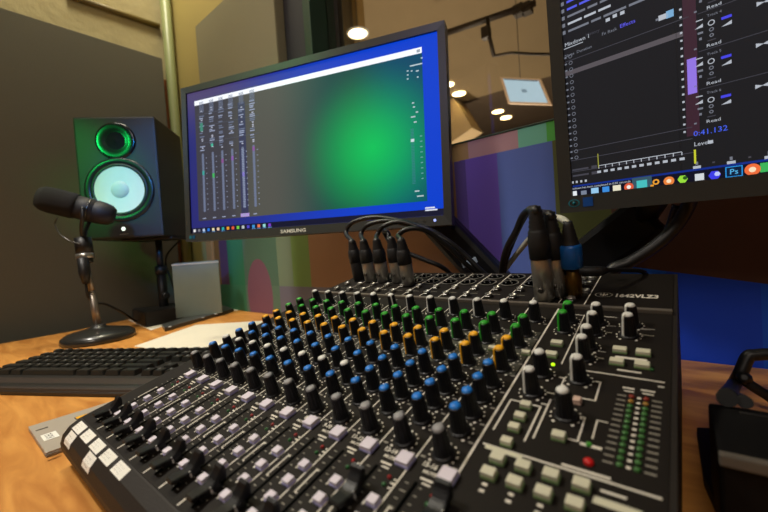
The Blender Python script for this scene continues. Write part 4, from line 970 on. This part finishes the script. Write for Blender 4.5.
xlr_cable(XLRX[1], 55, [(361, 234), (368, 225), (385, 221), (405, 224), (436, 234), (456, 247), (475, 265), (490, 280), (505, 300)], [268, 272, 280, 290, 300, 312, 322, 333, 343], 'second black cable from the left in the curved bundle, silver plug shell')
xlr_cable(XLRX[2], 54, [(377, 235), (384, 226), (400, 222), (420, 228), (446, 240), (464, 254), (480, 270), (495, 283), (508, 300)], [266, 270, 278, 288, 300, 312, 320, 331, 341], 'third black cable from the left in the curved bundle, silver plug shell')
xlr_cable(XLRX[3]-1, 56, [(389, 240), (388, 233), (384, 232), (395, 247), (425, 260), (440, 266), (452, 276), (470, 300)], [268, 275, 285, 295, 305, 315, 330, 340], 'black cable whose plug stands half hidden behind the rightmost plug of the bundle')
xlr_cable(XLRX[4], 42, [(398, 236), (405, 230), (418, 228.5), (432, 234), (452, 250), (468, 266), (486, 281), (500, 300)], [245, 250, 260, 275, 295, 312, 328, 341], 'foremost rightmost black cable of the curved bundle, tallest silver plug')
# white tag on the bundle
tq = at(470, 263, 520); b = MB(); b.box((-11, -1, -4), (11, 1, 4), mat('cable_tag', (170, 190, 215), .5), .5, Matrix.Translation(hit(469.5, 262.5, 1, 315)*MM) @ Matrix.Rotation(.55, 4, 'Z') @ Matrix.Rotation(-.35, 4, 'Y'))
tag(b.build('cable_tag'), 'small pale blue tag wrapped round the cable bundle near the left monitor arm', 'cable tag')
# thick pair of plugs at the right
xlr_cable(290, 9, [(533, 211), (528, 211), (522, 218), (516, 232), (508, 246), (503, 262), (500, 290)], [230, 240, 255, 275, 300, 320, 345], 'black cable with tall silver plug left of the blue connector', r=4.2, H=88, R=9.4)
xlr_cable(299, 22, [(541, 213), (535, 209), (528, 211), (520, 224), (512, 242), (505, 262), (502, 290)], [245, 255, 265, 285, 308, 325, 348], 'black cable with silver plug tucked behind the tall silver plug by the blue connector', r=4.2, H=80, R=9)
# blue connector with white cord, standing in a brass adapter
bp_ = W_((314, 22, .6)); bc_ = empty('network_cable', tuple(bp_), 'white cable with a blue collared plug standing in a brass adapter on the console', 'cable', 'cables plugged into the console')
Ms = zto(nrm)
b = MB(); b.lathe([(6.5, 0), (6.5, 4), (7.6, 5), (7.6, 22), (6, 24), (6, 32)], M_GOLD, 20, Ms); b.build('adapter', bc_)
b = MB(); b.lathe([(9, 30), (10, 31), (10, 50), (9, 53)], mat('connector_blue', (10, 84, 160), .35), 24, Ms); b.build('collar', bc_)
b = MB(); b.lathe([(8.6, 52)]+[v for k in range(5) for v in ((8.2-k*.8, 54+k*4), (7.2-k*.8, 56+k*4))]+[(4, 75)], M_BOOT, 20, Ms @ Matrix.Rotation(0, 4, 'X')); b.build('strain_relief', bc_)
tip = nrm*72
b = MB(); b.tube(spline([tip, hit(562, 219, 1, 240)-bp_, hit(553, 217.5, 1, 245)-bp_, hit(544, 220, 1, 255)-bp_, hit(530, 238, 1, 290)-bp_, hit(516, 255, 1, 320)-bp_, hit(503, 274, 1, 340)-bp_, hit(500, 290, 1, 350)-bp_]), 3.4, mat('white_cord', (206, 206, 190), .5), 12); b.build('cord', bc_)
# right-angle jack lead
jo = W_((313, 34, 8)); jr = empty('jack_lead', tuple(jo), 'thin black lead with a straight jack plug lying across beside the blue connector', 'cable', 'cables plugged into the console')
pp = [hit(567, 272, 1, 240), hit(600, 271, 1, 246), hit(607, 270, 1, 250)]
b = MB(); b.tube([pp[0]-jo, pp[0].lerp(pp[1], .5)-jo, pp[1]-jo, pp[2]-jo], 0, M_BOOT, 14, rs=[5.5, 5.5, 5, 3]); b.tube([pp[0]-jo+Vector((2, 0, 0)), W_((313, 34, 1))-jo], 4.2, M_BOOT, 12); b.build('plug', jr)
b = MB(); b.tube(spline([pp[1]-jo, pp[2]-jo, hit(625, 270, 1, 270)-jo, hit(640, 271, 1, 290)-jo, hit(646, 275, 1, 312)-jo, hit(647, 290, 1, 330)-jo]), 2.2, M_CORD, 8); b.build('cord', jr)
# thick loop under the right monitor
b = MB(); b.tube(spline([hit(692, 192, 1, 330), hit(688, 206, 1, 345), hit(676, 226, 1, 350), hit(655, 246, 1, 345), hit(630, 262, 1, 340), hit(612, 270, 1, 335), hit(600, 290, 1, 335)]), 7, M_CORD, 12)
tag(b.build('power_cable'), 'thick black cable looping down from under the right monitor behind the console', 'cable')
b = MB(); b.tube(spline([hit(676, 205, 1, 360), hit(664, 235, 1, 365), hit(640, 258, 1, 360), hit(622, 267, 1, 350), hit(610, 285, 1, 345)]), 3.5, mat('blue_black_cord', (26, 34, 60), .3), 10)
tag(b.build('signal_cable'), 'thin dark blue cable running beside the thick black loop under the right monitor', 'cable')

# ================================================================== RIGHT-HAND BOX
TZ = DESK+60
P = [hit(708, 402, 2, TZ), hit(768, 409.5, 2, TZ), hit(718.5, 451, 2, TZ)]
bx = Vector((1, .028, 0)).normalized(); by = Z3.cross(bx); Lf = -(P[2]-P[0]).dot(by)
o_ = P[0].copy(); o_.z = DESK+8
box = empty('equipment_box', frame(o_, bx, by, Z3), 'black equipment box with a pale grey front bar at the lower right edge', 'equipment box')
b = MB(); b.box((0, -Lf, 0), (190, 0, 52), mat('box_dark', (9, 8, 8), .6, spec=.2), 2); b.build('body', box)
b = MB(); b.box((0, -Lf-4, 46), (190, -Lf+1, 52.5), mat('grey_bar', (92, 86, 78), .4), 1.2); b.build('front_bar', box)
b = MB(); b.box((14, -12, 52), (190, -10, 53), M_STEEL, .3); b.lathe([(4, 52), (4, 56), (2, 57)], M_METAL, 14, TR(62, -Lf*.42, 0)); b.build('top_trim', box)
flat('flat_slab', [(697, 436), (770, 440), (800, 520), (724, 532), (704, 486)], 7.5, mat('maroon_black', (24, 13, 11), .6, spec=.2), 'dark maroon flat slab beneath the black equipment box', 'case')  # thin slab filling the dark area on the desk beside the box
b = MB(); pth = [hit(727, 398, 2, TZ+6), hit(733, 386, 1, 300), hit(741, 372, 1, 305), hit(748, 357, 1, 310), hit(756, 355, 1, 312), hit(775, 355, 1, 316), hit(800, 366, 1, 318)]
lp = empty('headset', tuple(pth[0]), 'black curved headset frame resting on the equipment box at the right edge', 'headset')
b.tube(spline([p-pth[0] for p in pth]), 5.5, M_BLACK, 12); b.build('headband', lp)
b = MB(); b.tube(spline([hit(741, 378, 1, 303)-pth[0], hit(752, 386, 1, 303)-pth[0], hit(768, 396, 1, 305)-pth[0], hit(785, 408, 1, 306)-pth[0]]), 4.5, M_BLACK, 12)
b.tube(spline([hit(741, 374, 1, 305)-pth[0], hit(733, 392, 1, 298)-pth[0], hit(745, 402, 2, TZ+5)-pth[0]]), 4, M_BLACK, 12); b.build('arm', lp)
b = MB(); c_ = hit(744, 378, 1, 300)-pth[0]; b.lathe([(4, -4), (6, 0), (4, 4), (2, 5)], M_BLACK, 16, TR(*c_) @ Matrix.Rotation(1.2, 4, 'X')); b.build('hinge', lp)

# ================================================================== LIGHT
def light(kind, name, loc, tgt, power, color, **kw):
    L = bpy.data.lights.new(name, kind); L.energy = power; L.color = lin(color)
    for k, v in kw.items(): setattr(L, k, v)
    o = bpy.data.objects.new(name, L); COL.objects.link(o); o.location = Vector(loc)*MM
    o.rotation_euler = (Vector(tgt)-Vector(loc)).to_track_quat('-Z', 'Y').to_euler(); return o
light('SPOT', 'desk_spot', (-520, -420, 1250), (-280, -20, -60), 58, (255, 248, 236), spot_size=math.radians(70), spot_blend=.9, shadow_soft_size=.09)
light('SPOT', 'wall_bounce_fill', (-250, -200, 1500), (-330, 450, 60), 16, (255, 240, 220), spot_size=math.radians(48), spot_blend=.9, shadow_soft_size=.1)  # added unseen spot standing in for bounce light on the rear wall
light('SPOT', 'green_wash', (-350, -500, 900), (-330, 240, 420), 5, (40, 255, 120), spot_size=math.radians(38), spot_blend=.9, shadow_soft_size=.05)
light('SPOT', 'blue_wash', (250, -450, 800), (110, 370, 430), 2.4, (20, 90, 255), spot_size=math.radians(20), spot_blend=.9, shadow_soft_size=.05)
light('AREA', 'room_fill', (560, -950, 1150), (-350, 100, 0), 6.4, (255, 238, 220), size=.5)
light('SPOT', 'green_wash', (-560, -650, 640), tuple(fl+Vector((-10, 0, 170))), 14, (20, 255, 110), spot_size=math.radians(24), spot_blend=.6, shadow_soft_size=.04)
light('SPOT', 'blue_wash', (0, -350, 600), tuple(fr+Vector((40, 0, 150))), 26, (0, 150, 255), spot_size=math.radians(26), spot_blend=.6, shadow_soft_size=.04)
light('AREA', 'yellow_wall_wash', (-700, 150, 1700), (-850, 450, 900), 12, (255, 246, 214), size=.3)
light('AREA', 'blue_wall_wash', (300, 380, 520), (400, 450, 0), 1.2, (60, 90, 255), size=.12) if False else None
for (x, y, z, e_) in ((-1500, 2300, 250, 42), (-1500, 4300, 300, 55), (-500, 1500, 200, 34)):
    light('POINT', 'beyond_fill', (x, y, z), (x, y, 0), e_, (255, 232, 200), shadow_soft_size=.03)  # unseen fills added below the sill line to brighten the far ceiling
wd = bpy.data.worlds.new('world'); S.world = wd; wd.use_nodes = True
wd.node_tree.nodes['Background'].inputs[0].default_value = (.5, .45, .4, 1); wd.node_tree.nodes['Background'].inputs[1].default_value = .02
